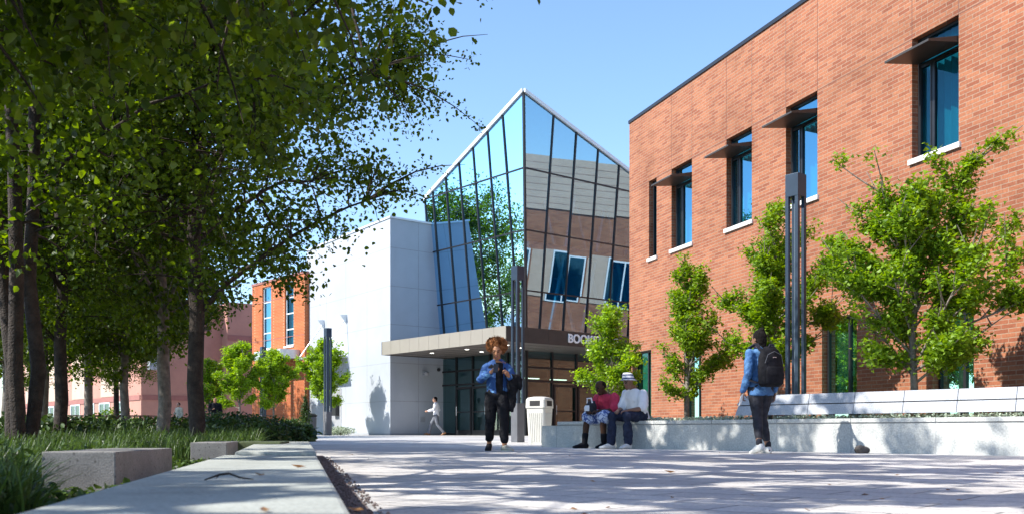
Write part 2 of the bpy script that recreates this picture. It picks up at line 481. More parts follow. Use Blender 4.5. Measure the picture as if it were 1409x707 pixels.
bb = empty('brick_building', FC, math.atan2(-fd.y, -fd.x), 'long red brick building with dark sunshades over its tall upper windows', 'building')
def fp(s, d, z): return FC - fd * s - fn * d + UP * z
H_BR, L_BR, DEP = 9.42, 36.0, 11.0
upper = []
for xl, xr in ((924, 952), (1000, 1034), (1082, 1124), (1255, 1319)):
    upper.append((fac_s(xl), fac_s(xr)))
UZ0, UZ1 = 5.22, 7.40
wd = 1.13
wins = []
sx = [sum(p) / 2 for p in upper]
print('upper window centres', sx, [p[1] - p[0] for p in upper], [fac_z(1319, 21), fac_z(1124, 126), fac_z(952, 219)])
for c in sx: wins.append((c - wd / 2, c + wd / 2, UZ0, UZ1, 'upper'))
wins.append((sx[3] + 4.05 - wd / 2, sx[3] + 4.05 + wd / 2, UZ0, UZ1, 'upper'))
wins.append((fac_s(893), fac_s(903.5), UZ0, UZ1, 'slot'))
for xl, xr in ((870, 896), (941, 965), (1131, 1179), (1283, 1340)):
    wins.append((fac_s(xl), fac_s(xr), 0.35, 2.62, 'ground'))
print('ground windows', [(w[0], w[1]) for w in wins if w[4] == 'ground'], fac_z(1179, 430), fac_z(896, 483))
mb = wall_grid(L_BR, H_BR, [w[:4] for w in wins], 0.22, fp, -0.2)
# far end, near end and back
mb.add([fp(0, 0, -.2), fp(0, DEP, -.2), fp(0, DEP, H_BR), fp(0, 0, H_BR)], [(0, 1, 2, 3)])
mb.add([fp(L_BR, 0, -.2), fp(L_BR, DEP, -.2), fp(L_BR, DEP, H_BR), fp(L_BR, 0, H_BR)], [(0, 1, 2, 3)])
mb.add([fp(0, DEP, -.2), fp(L_BR, DEP, -.2), fp(L_BR, DEP, H_BR), fp(0, DEP, H_BR)], [(0, 1, 2, 3)])
mb.build('wall', M['brick'], bb)
MB().obox(fp(-.02, -.03, H_BR), -fd * (L_BR + .04), -fn * (DEP + .06), UP * 0.09).build('roof', M['dark'], bb)
# movement joints cut in the brick face (a thin dark bead, 2 mm proud)
js = lambda s: MB().obox(fp(s - .007, -.002, UZ1), -fd * .014, -fn * .01, UP * (H_BR - UZ1 - .005)).build('movement_joint', M['bjoint'], bb)
for c in (sx[0], sx[1], sx[2], sx[3]):
    js(c - wd / 2); js(c + wd / 2)
edges = [0.02]
for w in sorted([w for w in wins if w[3] == UZ1]):
    edges += [w[0], w[1]]
edges.append(L_BR - 1)
for i in range(0, len(edges), 2):
    MB().obox(fp(edges[i] + .008, -.002, UZ1 - .008), -fd * (edges[i + 1] - edges[i] - .016), -fn * .01, UP * .016).build('movement_joint', M['bjoint'], bb)
def brick_window(w):
    s0, s1, z0, z1, kind = w
    fr = MB()
    d0, d1 = 0.13, 0.19
    t = 0.05
    bar = lambda a, b, c, e, dd=0.0: fr.obox(fp(a, d0 - dd, c), -fd * (b - a), -fn * (d1 - d0), UP * (e - c))
    bar(s0 + .002, s0 + t, z0, z1); bar(s1 - t, s1 - .002, z0, z1)
    bar(s0 + t, s1 - t, z0 + .002, z0 + t); bar(s0 + t, s1 - t, z1 - t, z1 - .002)
    win = None
    if kind == 'upper':
        m = s0 + (s1 - s0) * 0.34
        zt = 6.86
        bar(m - .035, m + .035, z0 + t, zt); bar(s0 + t, s1 - t, zt, zt + .08)
        bar(s0 + t, s0 + t + .03, z0 + t, zt, .01); bar(m - .065, m - .035, z0 + t, zt, .01)
    if kind == 'ground':
        m = s0 + (s1 - s0) * 0.64
        bar(m - .03, m + .03, z0 + t, z1 - t)
    win = fr.build('window', M['dark'], bb)
    MB().sheet(fp(s0 + .01, .165, z0 + .01), -fd * (s1 - s0 - .02), UP * (z1 - z0 - .02)).build('pane', M['glass_g'] if kind == 'ground' else M['glass_w'], win)
    # vertical blinds behind the pane: a pleated sheet
    n = max(3, int((s1 - s0) / 0.15)); bm_ = MB(); vs = []; fs = []
    g0 = s0 if kind != 'ground' else s0 + (s1 - s0) * 0.10
    for k in range(2 * n + 1):
        s = g0 + (s1 - g0) * k / (2 * n); d = 0.29 + (0.07 if k % 2 else 0.0)
        vs += [fp(s, d, z0), fp(s, d, z1)]
    for k in range(2 * n): fs.append((2 * k, 2 * k + 2, 2 * k + 3, 2 * k + 1))
    bm_.add(vs, fs)
    bm_.build('blind', M['blind'], win)
    # a dim room behind
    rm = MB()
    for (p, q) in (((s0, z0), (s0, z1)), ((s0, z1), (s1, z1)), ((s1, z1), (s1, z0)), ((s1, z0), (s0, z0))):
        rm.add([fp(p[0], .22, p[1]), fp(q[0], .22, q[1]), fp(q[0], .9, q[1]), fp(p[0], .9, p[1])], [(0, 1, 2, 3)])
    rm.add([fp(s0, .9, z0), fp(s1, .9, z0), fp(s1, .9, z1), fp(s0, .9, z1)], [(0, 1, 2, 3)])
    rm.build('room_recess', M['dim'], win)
    if kind in ('upper', 'slot'):
        MB().obox(fp(s0 - .06, -.05, z0 - .10), -fd * (s1 - s0 + .12), -fn * .24, UP * .098).build('sill', M['sill'], win, bevel=.006)
    if kind == 'upper':
        zt = 6.86
        sh = MB()
        a, b = s0 + .02, s1 - .02
        q = [fp(a, .12, zt + .09), fp(b, .12, zt + .09), fp(b, -.62, zt + .02), fp(a, -.62, zt + .02)]
        q2 = [fp(a, .12, zt + .21), fp(b, .12, zt + .21), fp(b, -.62, zt + .06), fp(a, -.62, zt + .06)]
        sh.hexa(q, q2)
        sh.build('sunshade', M['bronze'], bb, bevel=.004)
for w in wins: brick_window(w)

# ------------------------------------------------------------------ the atrium (leaning glass tower with canopy)
T0 = Vector((0.57, 39.2, 0)); ZT = 4.09; LEAN = 0.10
at = empty('glass_atrium', (T0.x, T0.y, gz(40)), 0, 'leaning blue glass atrium with pointed roof and entrance canopy', 'building')
def pl(h): return T0 + UP * (ZT + h) + (A - B) * (LEAN * h)                 # front corner at height h
def pL(s, h): return pl(h) - A * s
def pR(s, h): return pl(h) + B * s
def hit(face, x, y):
    """(s, h) where the sight line of a picture point meets a leaning face"""
    n = -B if face == 'L' else A
    d = Vector(((x - CX) / F, 1, -(y - HY) / F)); o = Vector((0, 0, HC))
    c0 = pl(0)
    # (o + d k - c0).n = LEAN*(z - ZT)
    k = (LEAN * (o.z - ZT) - (o - c0).dot(n)) / (d.dot(n) - LEAN * d.z)
    q = o + d * k; h = q.z - ZT
    s = -(q - pl(h)).dot(A) if face == 'L' else (q - pl(h)).dot(B)
    return s, h
hA = hit('L', 722, 126)[1]
sl, hl = hit('L', 585, 275); sr, hr = hit('R', 865, 237)
print('apex', hA, 'left end', sl, hl, 'right', sr, hr)
slopeL = (hA - hl) / sl; slopeR = (hA - hr) / sr
topL = lambda s: hA - slopeL * s
topR = lambda s: hA - slopeR * s
SL, SR = sl, sr + 2.2
rows = [-0.45, 1.83, 4.17, 6.53]
colL = [hit('L', x, y)[0] for x, y in ((704, 323), (682, 328), (662, 333), (640.5, 338), (621, 342), (602, 347))]
colR = [hit('R', x, y)[0] for x, y in ((751, 321), (784, 326), (815, 331), (844, 336))]
print('colL', colL, 'colR', colR)
dL = (colL[4] - colL[0]) / 4; dR = (colR[3] - colR[0]) / 3
cL = [colL[0] + dL * k for k in range(12) if colL[0] + dL * k < SL - .1]
cR = [colR[0] + dR * k for k in range(12) if colR[0] + dR * k < SR - .1]
rng = random.Random(3)
cL = [c - LEAN * 4.17 for c in cL]; cR = [c - LEAN * 4.17 for c in cR]
def qL(s, h): return T0 + UP * (ZT + h) - B * (LEAN * h) - A * s      # s measured square to the floor lines
def qR(s, h): return T0 + UP * (ZT + h) + A * (LEAN * h) + B * s
def clip(poly, f):
    """keep the part of a convex polygon where f >= 0"""
    out = []
    for a, b in zip(poly, poly[1:] + poly[:1]):
        fa_, fb_ = f(a), f(b)
        if fa_ >= 0: out.append(a)
        if (fa_ > 0) != (fb_ > 0) and abs(fa_ - fb_) > 1e-9:
            k = fa_ / (fa_ - fb_); out.append((a[0] + (b[0] - a[0]) * k, a[1] + (b[1] - a[1]) * k))
    return out
def glaze(pt, cols, S, hS, n):
    """panes and mullions of one leaning face; S, hS: far end of the sloping top"""
    gl, mu = MB(), MB()
    face = [(-LEAN * rows[0], rows[0]), (S, rows[0]), (S, hS), (-LEAN * hA, hA)]
    cs = [-2] + cols + [S]; hs = rows + [99]
    for i in range(len(cs) - 1):
        for j in range(len(hs) - 1):
            q = face
            for f in (lambda p: p[0] - cs[i], lambda p: cs[i + 1] - p[0], lambda p: p[1] - hs[j], lambda p: hs[j + 1] - p[1]):
                q = clip(q, f) if q else q
            if len(q) < 3: continue
            tilt = (rng.uniform(-.004, .004), rng.uniform(-.004, .004))
            c0_, c1_ = sum(p[0] for p in q) / len(q), sum(p[1] for p in q) / len(q)
            pts = [pt(a, h) + n * (tilt[0] * (a - c0_) + tilt[1] * (h - c1_)) for a, h in q]
            gl.add(pts, [tuple(range(len(pts)))])
    along = pt(1, 0) - pt(0, 0); up_ = pt(0, 1) - pt(0, 0)
    ftop = lambda a: hA + (hS - hA) * (a + LEAN * hA) / (S + LEAN * hA)
    for a in cols + [S]:
        hb = rows[0]
        if a < 0: hb = max(hb, -a / LEAN)
        if ftop(a) - hb > .05:
            mu.obox(pt(a, hb) - along * .026 - n * .05, along * .052, n * .10, up_ * (ftop(a) - hb))
    for h in rows:
        a1 = S if hS > h else -LEAN * hA + (hA - h) / (hA - hS) * (S + LEAN * hA)
        mu.obox(pt(-LEAN * h, h) - up_ * .027 - n * .045, along * (a1 + LEAN * h), n * .085, up_ * .054)
    return gl, mu
hSL, hSR = topL(SL), topR(SR)
gl, mu = glaze(qL, cL, SL - LEAN * hSL, hSL, -B)
gp = gl.build('glazing', M['glass'], at, fix=False); mu.build('mullion_grid', M['dark'], gp)
gl, mu = glaze(qR, cR, SR - LEAN * hSR, hSR, A)
gp2 = gl.build('glazing', M['glass_r'], at, fix=False); mu.build('mullion_grid', M['dark'], gp2)
ld = (pl(1) - pl(0))
MB().obox(pl(rows[0]) - (A - B) * .05 , A * .09 , -B * .09, ld * (hA - rows[0])).build('corner_post', M['dark'], at)
# roof plane, pale edge trim, back walls
eL, eR, eA = pL(SL, topL(SL)), pR(SR, topR(SR)), pl(hA)
eB = eL + eR - eA
MB().hexa([eA, eR, eB, eL], [p + UP * .12 for p in (eA, eR, eB, eL)]).build('roof', M['trim'], at)
tr = MB()
for p, q, n in ((eA, eL, -B), (eA, eR, A)):
    d = (q - p)
    tr.obox(p - UP * .03 + n * .02, d, n * .08, UP * .15)
tr.build('roof_trim', M['trim'], at)
bw_ = MB()
lo = lambda p: Vector((p.x, p.y, 0.1))
bw_.add([lo(eR), lo(eB), eB, eR], [(0, 1, 2, 3)]); bw_.add([lo(eB), lo(eL), eL, eB], [(0, 1, 2, 3)])
bw_.build('back_wall', M['interior'], at)
fl = MB()
for h in (0.1, 4.17):
    i0 = 1.2
    c = T0 + UP * (ZT + h - .3) + (B - A) * i0
    fl.obox(c, -A * (SL - 1.0), B * (SR - 1.5), UP * .3)
fl.build('floor_slab', M['dim'], at)
st = MB()
cc = T0 + (B - A) * 1.6
for k in range(3):
    b0 = cc - A * (1.2 + 2.1 * k) + UP * 4.2
    st.tube([b0, b0 + UP * 8.0 - A * 0.6], .09, 8)
    b1 = cc + B * (1.0 + 1.9 * k) + UP * 4.2
    st.tube([b1, b1 + UP * 6.5 + B * 1.6], .09, 8); st.tube([b1 + B * 1.7, b1 + UP * 6.0 - B * .2], .08, 8)
st.build('steel_frame', M['steel'], at)

# canopy: champagne fascia on the lit side, the other side's shade painted in as dark bronze, panelled soffit
CC = Vector((-0.20, 35.0, 0)); CZ0, CZ1 = 3.53, 4.09
canL, canR = 8.27, 14.0
cw = MB()
q0 = CC - A * canL; q1 = CC; q2 = CC + B * canR
inner = CC + B * 3.5 - A * 3.2
cw.prism([q0, q1, CC + B * 3.9, q0 + B * 3.9], CZ0 + .03, CZ1 - .02)
cw.prism([CC + B * 3.902, q2, q2 - A * 2.9, CC + B * 3.902 - A * 2.9], CZ0 + .03, CZ1 - .02)
can = cw.build('canopy', M['soffit'], at)
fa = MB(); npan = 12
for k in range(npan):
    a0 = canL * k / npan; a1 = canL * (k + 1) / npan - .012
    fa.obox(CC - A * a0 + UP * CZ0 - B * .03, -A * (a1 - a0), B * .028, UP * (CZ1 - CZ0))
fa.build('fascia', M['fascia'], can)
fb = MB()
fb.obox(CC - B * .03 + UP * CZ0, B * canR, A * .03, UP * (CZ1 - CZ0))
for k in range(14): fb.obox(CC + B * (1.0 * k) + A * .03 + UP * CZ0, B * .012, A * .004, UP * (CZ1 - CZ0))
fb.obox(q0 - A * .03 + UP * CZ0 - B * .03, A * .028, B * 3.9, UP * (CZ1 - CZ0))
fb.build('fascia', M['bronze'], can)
so = MB()
for k in range(1, 9): so.obox(CC - A * (canL * k / 9) + UP * (CZ0 + .022) + B * .1, -A * .015, B * 3.4, UP * .006)
so.build('soffit_joint', M['dark'], can)
glow = emit('downlight_glow', (1.0, 0.95, 0.85), 4)
for k, (a, b) in enumerate(((6.2, 1.1), (4.4, 2.3), (3.8, 1.1), (1.9, 2.3), (1.3, 1.1), (0.9, 5.0))):
    c = CC - A * a + B * b + UP * (CZ0 + .026)
    d = MB(); d.tube([c - UP * .012, c], [.11, .11], 14); o = d.build('downlight', M['trim'], can)
    d = MB(); d.tube([c - UP * .016, c - UP * .0125], [.08, .08], 14); d.build('lamp_lens', glow, o)
# lettering on the darkened fascia
cu = bpy.data.curves.new('sign_letters', 'FONT'); cu.body = 'BOOKSTORE'; cu.size = 0.46; cu.extrude = 0.025; cu.offset = 0.008
tmp = bpy.data.objects.new('tmp', cu); COL.objects.link(tmp)
dg = bpy.context.evaluated_depsgraph_get()
me = bpy.data.meshes.new_from_object(tmp.evaluated_get(dg)); bpy.data.objects.remove(tmp)
# start of the word at picture column 780 on the darkened fascia
kx_ = (780 - CX) / F
sb = (kx_ * CC.y - CC.x) / (B.x - kx_ * B.y)
org = CC + B * sb + A * .062 + UP * 3.665
me.transform(Matrix(((B.x, 0, A.x, org.x), (B.y, 0, A.y, org.y), (0, 1, 0, org.z), (0, 0, 0, 1))))
link_mesh('sign_lettering', me, M['letter'], can)
# entrance glazing under the canopy, both sides of the corner
GZ = gz(40)
GC = T0 + (B - A) * 0.12
def glass_front(p0, d, L, n, bays, rowsz, doors, name):
    """storefront of framed bays; bays listed in `doors` become door parts"""
    fr = MB(); pn = MB()
    bw = L / bays
    for k in range(bays + 1):
        fr.obox(p0 + d * (bw * k - .035) + UP * GZ - n * .04, d * .07, n * .10, UP * (CZ0 + .03 - GZ))
    for z in rowsz:
        for k in range(bays):
            if k in doors and z < 2.0: continue
            fr.obox(p0 + d * (bw * k + .037) + UP * (z - .04) - n * .035, d * (bw - .074), n * .09, UP * .08)
    o = fr.build('entrance_frame', M['dark'], at)
    MB().sheet(p0 + UP * GZ, d * L, UP * (CZ0 - GZ)).build('pane', M['glass_d'], o)
    for k in doors:
        q = p0 + d * (bw * k + .045) + UP * (GZ + .01) + n * .045
        w = bw - .09
        dm = MB()
        dm.obox(q, d * .08, n * .05, UP * 2.10); dm.obox(q + d * (w - .08), d * .08, n * .05, UP * 2.10)
        dm.obox(q + d * .08, d * (w - .16), n * .05, UP * .22); dm.obox(q + d * .08 + UP * 2.0, d * (w - .16), n * .05, UP * .10)
        dm.obox(q + d * .08 + UP * .98, d * (w - .16), n * .05, UP * .05)
        do = dm.build('door', M['dark'], at)
        hb = q + d * (w - .14 if k % 2 == 0 else .10) + n * .09
        MB().tube([hb + UP * .85, hb + UP * 1.25], .015, 8).build('handle', M['steel'], do)
glass_front(GC - A * 5.9, A, 5.9, -B, 5, (GZ + .06, 2.35, 2.95), (1, 2, 3), 'L')
glass_front(GC, B, 11.0, A, 8, (GZ + .06, 2.35, 2.9), (1, 2), 'R')
# lobby behind: floor, back wall, counter lights
lb = MB()
lb.obox(GC - A * 5.6 + B * .3 + UP * (GZ + .004), A * 5.3, B * 10.5, UP * .01)
lb.build('lobby_floor', M['dim'], at)
lw_ = MB(); lw_.obox(GC - A * 5.7 + B * 4.0 + UP * GZ, A * 2.5, B * .1, UP * 3.3); lw_.obox(GC - A * 3.6 + B * 5.0 + UP * GZ, B * 6.0, -A * .1, UP * 3.3)
lw_.build('lobby_wall', M['bronze'], at)
for k in range(5):
    c = GC - A * (1.6 + .1 * k) + B * (1.2 + 1.7 * k) + UP * 2.55
    MB().obox(c, B * .9, -A * .12, UP * .035).build('lobby_light', emit('lobby_tube_%d' % k, (1.0, 0.9, 0.7), 1.8), at)

# ------------------------------------------------------------------ white building
W0 = Vector((-5.24, 42.0, 0)); wdir = Vector((-0.556, 0.831, 0)).normalized()
wb = empty('white_building', (W0.x, W0.y, gz(42)), 0, 'white panelled building between the glass atrium and the orange brick block', 'building')
HW = 9.46; LW = 9.4
wn = Vector((-wdir.y, wdir.x, 0))      # outward is to the left-front
if wn.dot(Vector((-1, -1, 0))) < 0: wn = -wn
def wpt(s, d, z): return W0 + wdir * s - wn * d + UP * z
mb = MB()
pa, pb = W0, W0 + B * 9
pc = W0 + wdir * LW + B * 9; pd = W0 + wdir * LW
mb.prism([pa, pb, pc, pd], 0, HW)
mb.build('wall', M['white'], wb)
jn = MB()
for z in (1.6, 3.25, 4.9, 6.55, 8.2):
    jn.obox(W0 + UP * z - wn * 0 + B * .02 + A * .002, B * 3.2, -A * .003, UP * .028)
    jn.obox(W0 + UP * z + wdir * .02 + wn * .002, wdir * (LW - .05), -wn * .003, UP * .02)
for s in (1.45, 2.9): jn.obox(W0 + B * s + A * .002 + UP * .1, B * .026, -A * .003, UP * (HW - .15))
for s in (2.3, 4.6, 6.9): jn.obox(W0 + wdir * s + wn * .002 + UP * .1, wdir * .022, -wn * .003, UP * (HW - .15))
jn.build('panel_joint', M['joint'], wb)
cp = MB(); cp.prism([pa + (A - B) * .05, pb + A * .05, pc, pd - B * .05], HW + .002, HW + .08); cp.build('coping', M['trim'], wb)
bs = MB(); bs.obox(W0 + A * .012 + UP * .05, B * 2.9, -A * .014, UP * .17); bs.obox(W0 + wn * .012 + UP * .05, wdir * LW, -wn * .014, UP * .17); bs.build('plinth', M['joint'], wb)
# wall lamp, camera and louvre on the shaded face
c = W0 + B * 1.75 + A * .02 + UP * 2.75
o = MB().obox(c - B * .08, B * .16, A * .05, UP * .22).build('wall_lamp', M['steel'], wb)
MB().ball(c + A * .16 + UP * .1, (.13, .13, .10)).build('lamp_shade', M['joint'], o, smooth=True)
MB().ball(W0 + B * 2.5 + A * .08 + UP * 3.05, .08).build('camera_dome', M['dark'], wb, smooth=True)
lv = MB()
for k in range(5): lv.obox(W0 + B * 1.55 + A * .003 + UP * (.72 + .05 * k), B * .26, A * .02, UP * .03)
lv.build('vent', M['joint'], wb)
# small steel door canopy on tension rods, left of the corner
def ws(x):   # distance along the lit face for a picture column
    k = (x - CX) / F
    return (k * W0.y - W0.x) / (wdir.x - k * wdir.y)
def wz(x, y): return HC - (y - HY) / F * (W0 + wdir * ws(x)).y
s1, s2 = ws(477), ws(446)
zr = wz(477, 437)
dc = MB(); dc.obox(wpt(s1 - .1, -1.4, 3.75), wdir * (s2 - s1 + .2), -wn * 1.38, UP * .09)
o = dc.build('door_canopy', M['steel'], wb)
for s in (s1, s2):
    r_ = MB(); r_.tube([wpt(s, -.05, zr), wpt(s, -1.3, 3.82)], .026, 8)
    r_.build('tension_rod', M['steel'], o)
    b_ = MB()
    b_.hexa([wpt(s - .04, -.03, zr - .25), wpt(s + .04, -.03, zr - .25), wpt(s + .04, -.005, zr - .25), wpt(s - .04, -.005, zr - .25)], [wpt(s - .04, -.32, zr + .12), wpt(s + .04, -.32, zr + .12), wpt(s + .04, -.005, zr + .16), wpt(s - .04, -.005, zr + .16)]); b_.build('rod_bracket', M['trim'], o)
dr = MB(); dr.obox(wpt(ws(470), -.01, gz(45)), wdir * (ws(455) - ws(470)), -wn * .02, UP * 2.2); dr.build('door', M['joint'], wb)
o = MB().obox(wpt(ws(467), -.20, 1.05), wdir * .5, -wn * .18, UP * .72).build('meter_box', M['dark'], wb, bevel=.02)

# ------------------------------------------------------------------ orange brick block
R0 = Vector((-10.5, 49.4, 0)); 
ob = empty('orange_brick_building', (R0.x, R0.y, gz(50)), 0, 'bright orange brick block with two tall narrow windows', 'building')
od = -A; on = -B
HO = 8.3
def op(s, d, z): return R0 + od * s - on * d + UP * z
def os_(x):
    k = (x - CX) / F
    return (k * R0.y - R0.x) / (od.x - k * od.y)
def oz(x, y): return HC - (y - HY) / F * (R0 + od * os_(x)).y
LO = os_(347)
ops = []
for xa, xb in ((404, 392), (373, 361)):
    ops.append((os_(xa), os_(xb), oz(398, 475), oz(398, 386)))
mb = wall_grid(LO, HO, ops, .18, op, 0)
e = op(LO, 0, 0)
mb.add([op(LO, 0, 0), op(LO, 8, 0), op(LO, 8, HO), op(LO, 0, HO)], [(0, 1, 2, 3)])
mb.add([op(0, 0, 0), op(0, 8, 0), op(0, 8, HO), op(0, 0, HO)], [(0, 1, 2, 3)])
mb.add([op(0, 8, 0), op(LO, 8, 0), op(LO, 8, HO), op(0, 8, HO)], [(0, 1, 2, 3)])
mb.build('wall', M['brick2'], ob)
MB().obox(op(-.02, -.04, HO), od * (LO + .04), -on * 8.1, UP * .12).build('roof', M['pinkband'], ob)
for s0, s1_, z0, z1 in ops:
    fr = MB()
    bar = lambda a, b, c, e_: fr.obox(op(a, .08, c), od * (b - a), -on * .07, UP * (e_ - c))
    bar(s0 + .002, s0 + .06, z0, z1); bar(s1_ - .06, s1_ - .002, z0, z1)
    for k in range(5):
        z = z0 + (z1 - z0 - .06) * k / 4
        bar(s0 + .06, s1_ - .06, z, z + .06)
    w = fr.build('window', M['trim'], ob)
    MB().sheet(op(s0, .12, z0), od * (s1_ - s0), UP * (z1 - z0)).build('pane', M['glass_w'], w)
    MB().obox(op(s0, .35, z0), od * (s1_ - s0), -on * .02, UP * (z1 - z0)).build('blind', M['blind'], w)
    MB().obox(op(s0 - .05, -.06, z0 - .1), od * (s1_ - s0 + .1), -on * .2, UP * .09).build('sill', M['sill'], w)
za, zb = oz(395, 495), oz(395, 483)
MB().obox(op(os_(413), -1.1, za), od * (os_(376) - os_(413)), -on * 1.08, UP * (zb - za)).build('entrance_hood', M['steel'], ob)
bd = MB()
for z in (3.0, 5.2, 7.3): bd.obox(op(.01, -.004, z), od * (LO - .02), -on * .003, UP * .03)
bd.build('course_line', M['pinkband'], ob)

# ------------------------------------------------------------------ pink building far left
K0 = Vector((-22.8, 60.0, 0)); HK = 8.5
pk = empty('pink_building', (K0.x, K0.y, gz(60)), 0, 'pink rendered building seen between the tree trunks at far left', 'building')
mb = MB(); mb.prism([K0 - A * 30, K0, K0 + B * 14, K0 + B * 14 - A * 30], 0, HK); mb.build('wall', M['pink'], pk)
ex = MB(); ex.prism([K0 + B * 5.2 + A * .8, K0 + B * 12.5 + A * .8, K0 + B * 12.5 + A * .002, K0 + B * 5.2 + A * .002], 0, HK + .12); ex.build('wall', M['pink'], pk)
for k in range(4):
    s = 3.2 + 6.6 * k
    MB().obox(K0 - A * s - B * .03 + UP * 2.6, -A * 4.6, B * .03, UP * 3.6).build('cream_panel', M['cream'], pk)
bd = MB(); bd.obox(K0 - A * 29 - B * .06 + UP * 2.25, A * 28.9, B * .06, UP * .3)
bd.obox(K0 + B * 5.25 + A * .8 + UP * 6.15, B * 7, A * .04, UP * .35); bd.obox(K0 + B * .05 + A * .002 + UP * 2.25, B * 5.1, A * .04, UP * .3)
bd.build('band', M['pinkband'], pk)
for k in range(7):
    s = 2.6 + 3.3 * k
    w = MB()
    w.obox(K0 - A * s - B * .05 + UP * .9, -A * 2.2, B * .04, UP * .08); w.obox(K0 - A * s - B * .05 + UP * 2.15, -A * 2.2, B * .04, UP * .08)
    for q in (0, 1.06, 2.12): w.obox(K0 - A * (s + q) - B * .05 + UP * .98, -A * .08, B * .04, UP * 1.17)
    o = w.build('window', M['trim'], pk)
    MB().obox(K0 - A * (s + .08) - B * .02 + UP * .98, -A * 2.04, B * .015, UP * 1.17).build('pane', M['glass_d'], o)
w = MB()
pz = K0 + B * 6.0 + A * .81
w.obox(pz + UP * 4.6, B * 1.5, A * .03, UP * 1.45)
o = w.build('window', M['dark'], pk)
lo_ = MB()
for k in range(8): lo_.obox(pz + B * .05 + A * .03 + UP * (4.68 + .17 * k), B * 1.4, A * .02, UP * .06)
lo_.build('louvre', M['pinkband'], o)
MB().obox(K0 + B * .35 + A * .05 + UP * 4.1, B * .55, A * .45, UP * .7).build('wall_box', M['white'], pk, bevel=.03)  # plain white box on the wall, it gives no light

# tan hall to the right, behind the brick building (mirrored in the atrium glass)
TH = Vector((20.0, 54.0, 0))
th = empty('tan_hall', (20.0, 54.0, gz(54)), 0, 'tall hall of tan stone and brick mirrored in the right face of the atrium', 'building')
mb = MB(); mb.box((20, 25, 0), (34, 54, 10.6)); mb.build('wall', M['brick'], th)
mb = MB(); mb.box((19.9, 24.9, 10.602), (34.1, 54.1, 13.6)); mb.build('parapet_band', M['cream'], th)
mb = MB()
for k in range(7): mb.box((19.885, 24.9, 10.9 + .38 * k), (19.899, 54.1, 10.912 + .38 * k))
mb.build('band_line', M['pinkband'], th)
for k in range(8):
    y = 26.5 + 3.4 * k
    o = MB().box((19.93, y, 5.4), (19.998, y + 2.0, 8.2)).build('window', M['trim'], th)
    MB().box((19.90, y + .1, 5.5), (19.928, y + .95, 8.1)).build('pane', M['glass_w'], o)
    MB().box((19.90, y + 1.05, 5.5), (19.928, y + 1.9, 8.1)).build('pane', M['glass_w'], o)
    MB().box((19.93, y - 1.3, 5.4), (19.998, y - .02, 8.2)).build('pale_panel', M['cream'], th)

# ------------------------------------------------------------------ granite planter, its bed and the long bench
PR = Vector((6.22, 11.85, 0))
PT0, PT1 = -5.0, 8.85                     # along -A
def pp(t, d, z): return PR - A * t + B * d + UP * z
pw = empty('granite_planter', pp(0, 0, 0), 0, 'long low granite planter wall in front of the red brick building', 'planter')
END = pp(PT1, 0, 0)
back = Vector((3.05, 27.6, 0))
ed = (back - END).normalized(); en = Vector((ed.y, -ed.x, 0))
mb = MB(); mb.obox(pp(PT0, 0, -.05), -A * (PT1 - PT0), B * .34, UP * .46); 
mb.obox(END + B * .345 + UP * -.05, ed * 8.6, en * .30, UP * .46)
mb.build('wall', M['granite'], pw)
t = PT0; k = 0
while t < 8.35:
    L = min(1.22, 8.4 - t)
    MB().obox(pp(t + .004, -.012, .425), -A * (L - .008), B * .40, UP * .058).build('coping_slab', M['granite'], pw, bevel=.006)
    t += L
gp_ = MB()
gp_.obox(pp(PT0, .008, .411), -A * (8.4 - PT0), B * .30, UP * .013)
for q in range(12): gp_.obox(pp(PT0 + 1.22 * q, -.002, .0), -A * .006, B * .01, UP * .41)
gp_.build('shadow_joint', M['joint'], pw)
bed = MB(); c0 = pp(PT0, .34, 0); c1 = pp(8.3, .34, 0)
bed.add([(c0.x, c0.y, .40), (fp(33, .0, 0).x, fp(33, 0, 0).y, .40), (fp(0.2, .0, 0).x, fp(.2, 0, 0).y, .40), (back.x + .25, back.y, .40), (c1.x + .2, c1.y + .2, .40)], [(0, 1, 2, 3, 4)])
tag(bed.build('planting_bed', M['soil'], None, fix=False), kind='structure')

lb_ = empty('long_bench', pp(4.7, .5, .483), 0, 'long pale bench of two tilted backrest planks on the planter wall', 'bench')
BT0, BT1, SP = -4.24, 4.72, 0.76
t = 0.32 - SP * 6
while t < 4.6:
    a, b = t, min(t + SP, 4.7)
    for z0, z1, d0, d1 in ((.556, .708, .50, .535), (.722, .872, .538, .572)):
        o0 = pp(a + .004, d0, z0)
        m_ = MB(); sl_ = 0.07 if b > 4.65 else 0
        p0, p1 = pp(a + .004, d0, z0), pp(b - .004, d0, z0)
        q0_, q1_ = pp(a + .004, d1, z1), pp(b - .004 - sl_ * (z0 > .7) - sl_ * .6, d1, z1)
        m_.hexa([p0, p0 + B * .06, p1 + B * .06, p1], [q0_, q0_ + B * .06, q1_ + B * .06, q1_])
        m_.build('back_plank', M['granite2'], lb_, bevel=.005)
    m_ = MB(); m_.obox(pp(a + .01, .585, .69), -A * (b - a - .02), B * .012, UP * .05); m_.build('gap_backing', M['dark'], lb_)  # dark strip added behind the planks to darken the gap between them
    m_ = MB(); m_.obox(pp(b - .02, .565, .40), A * .05, B * .03, UP * .17); m_.obox(pp(b - .02, .60, .56), A * .05, B * .04, UP * .24)
    m_.build('bracket', M['dark'], lb_)
    t += SP

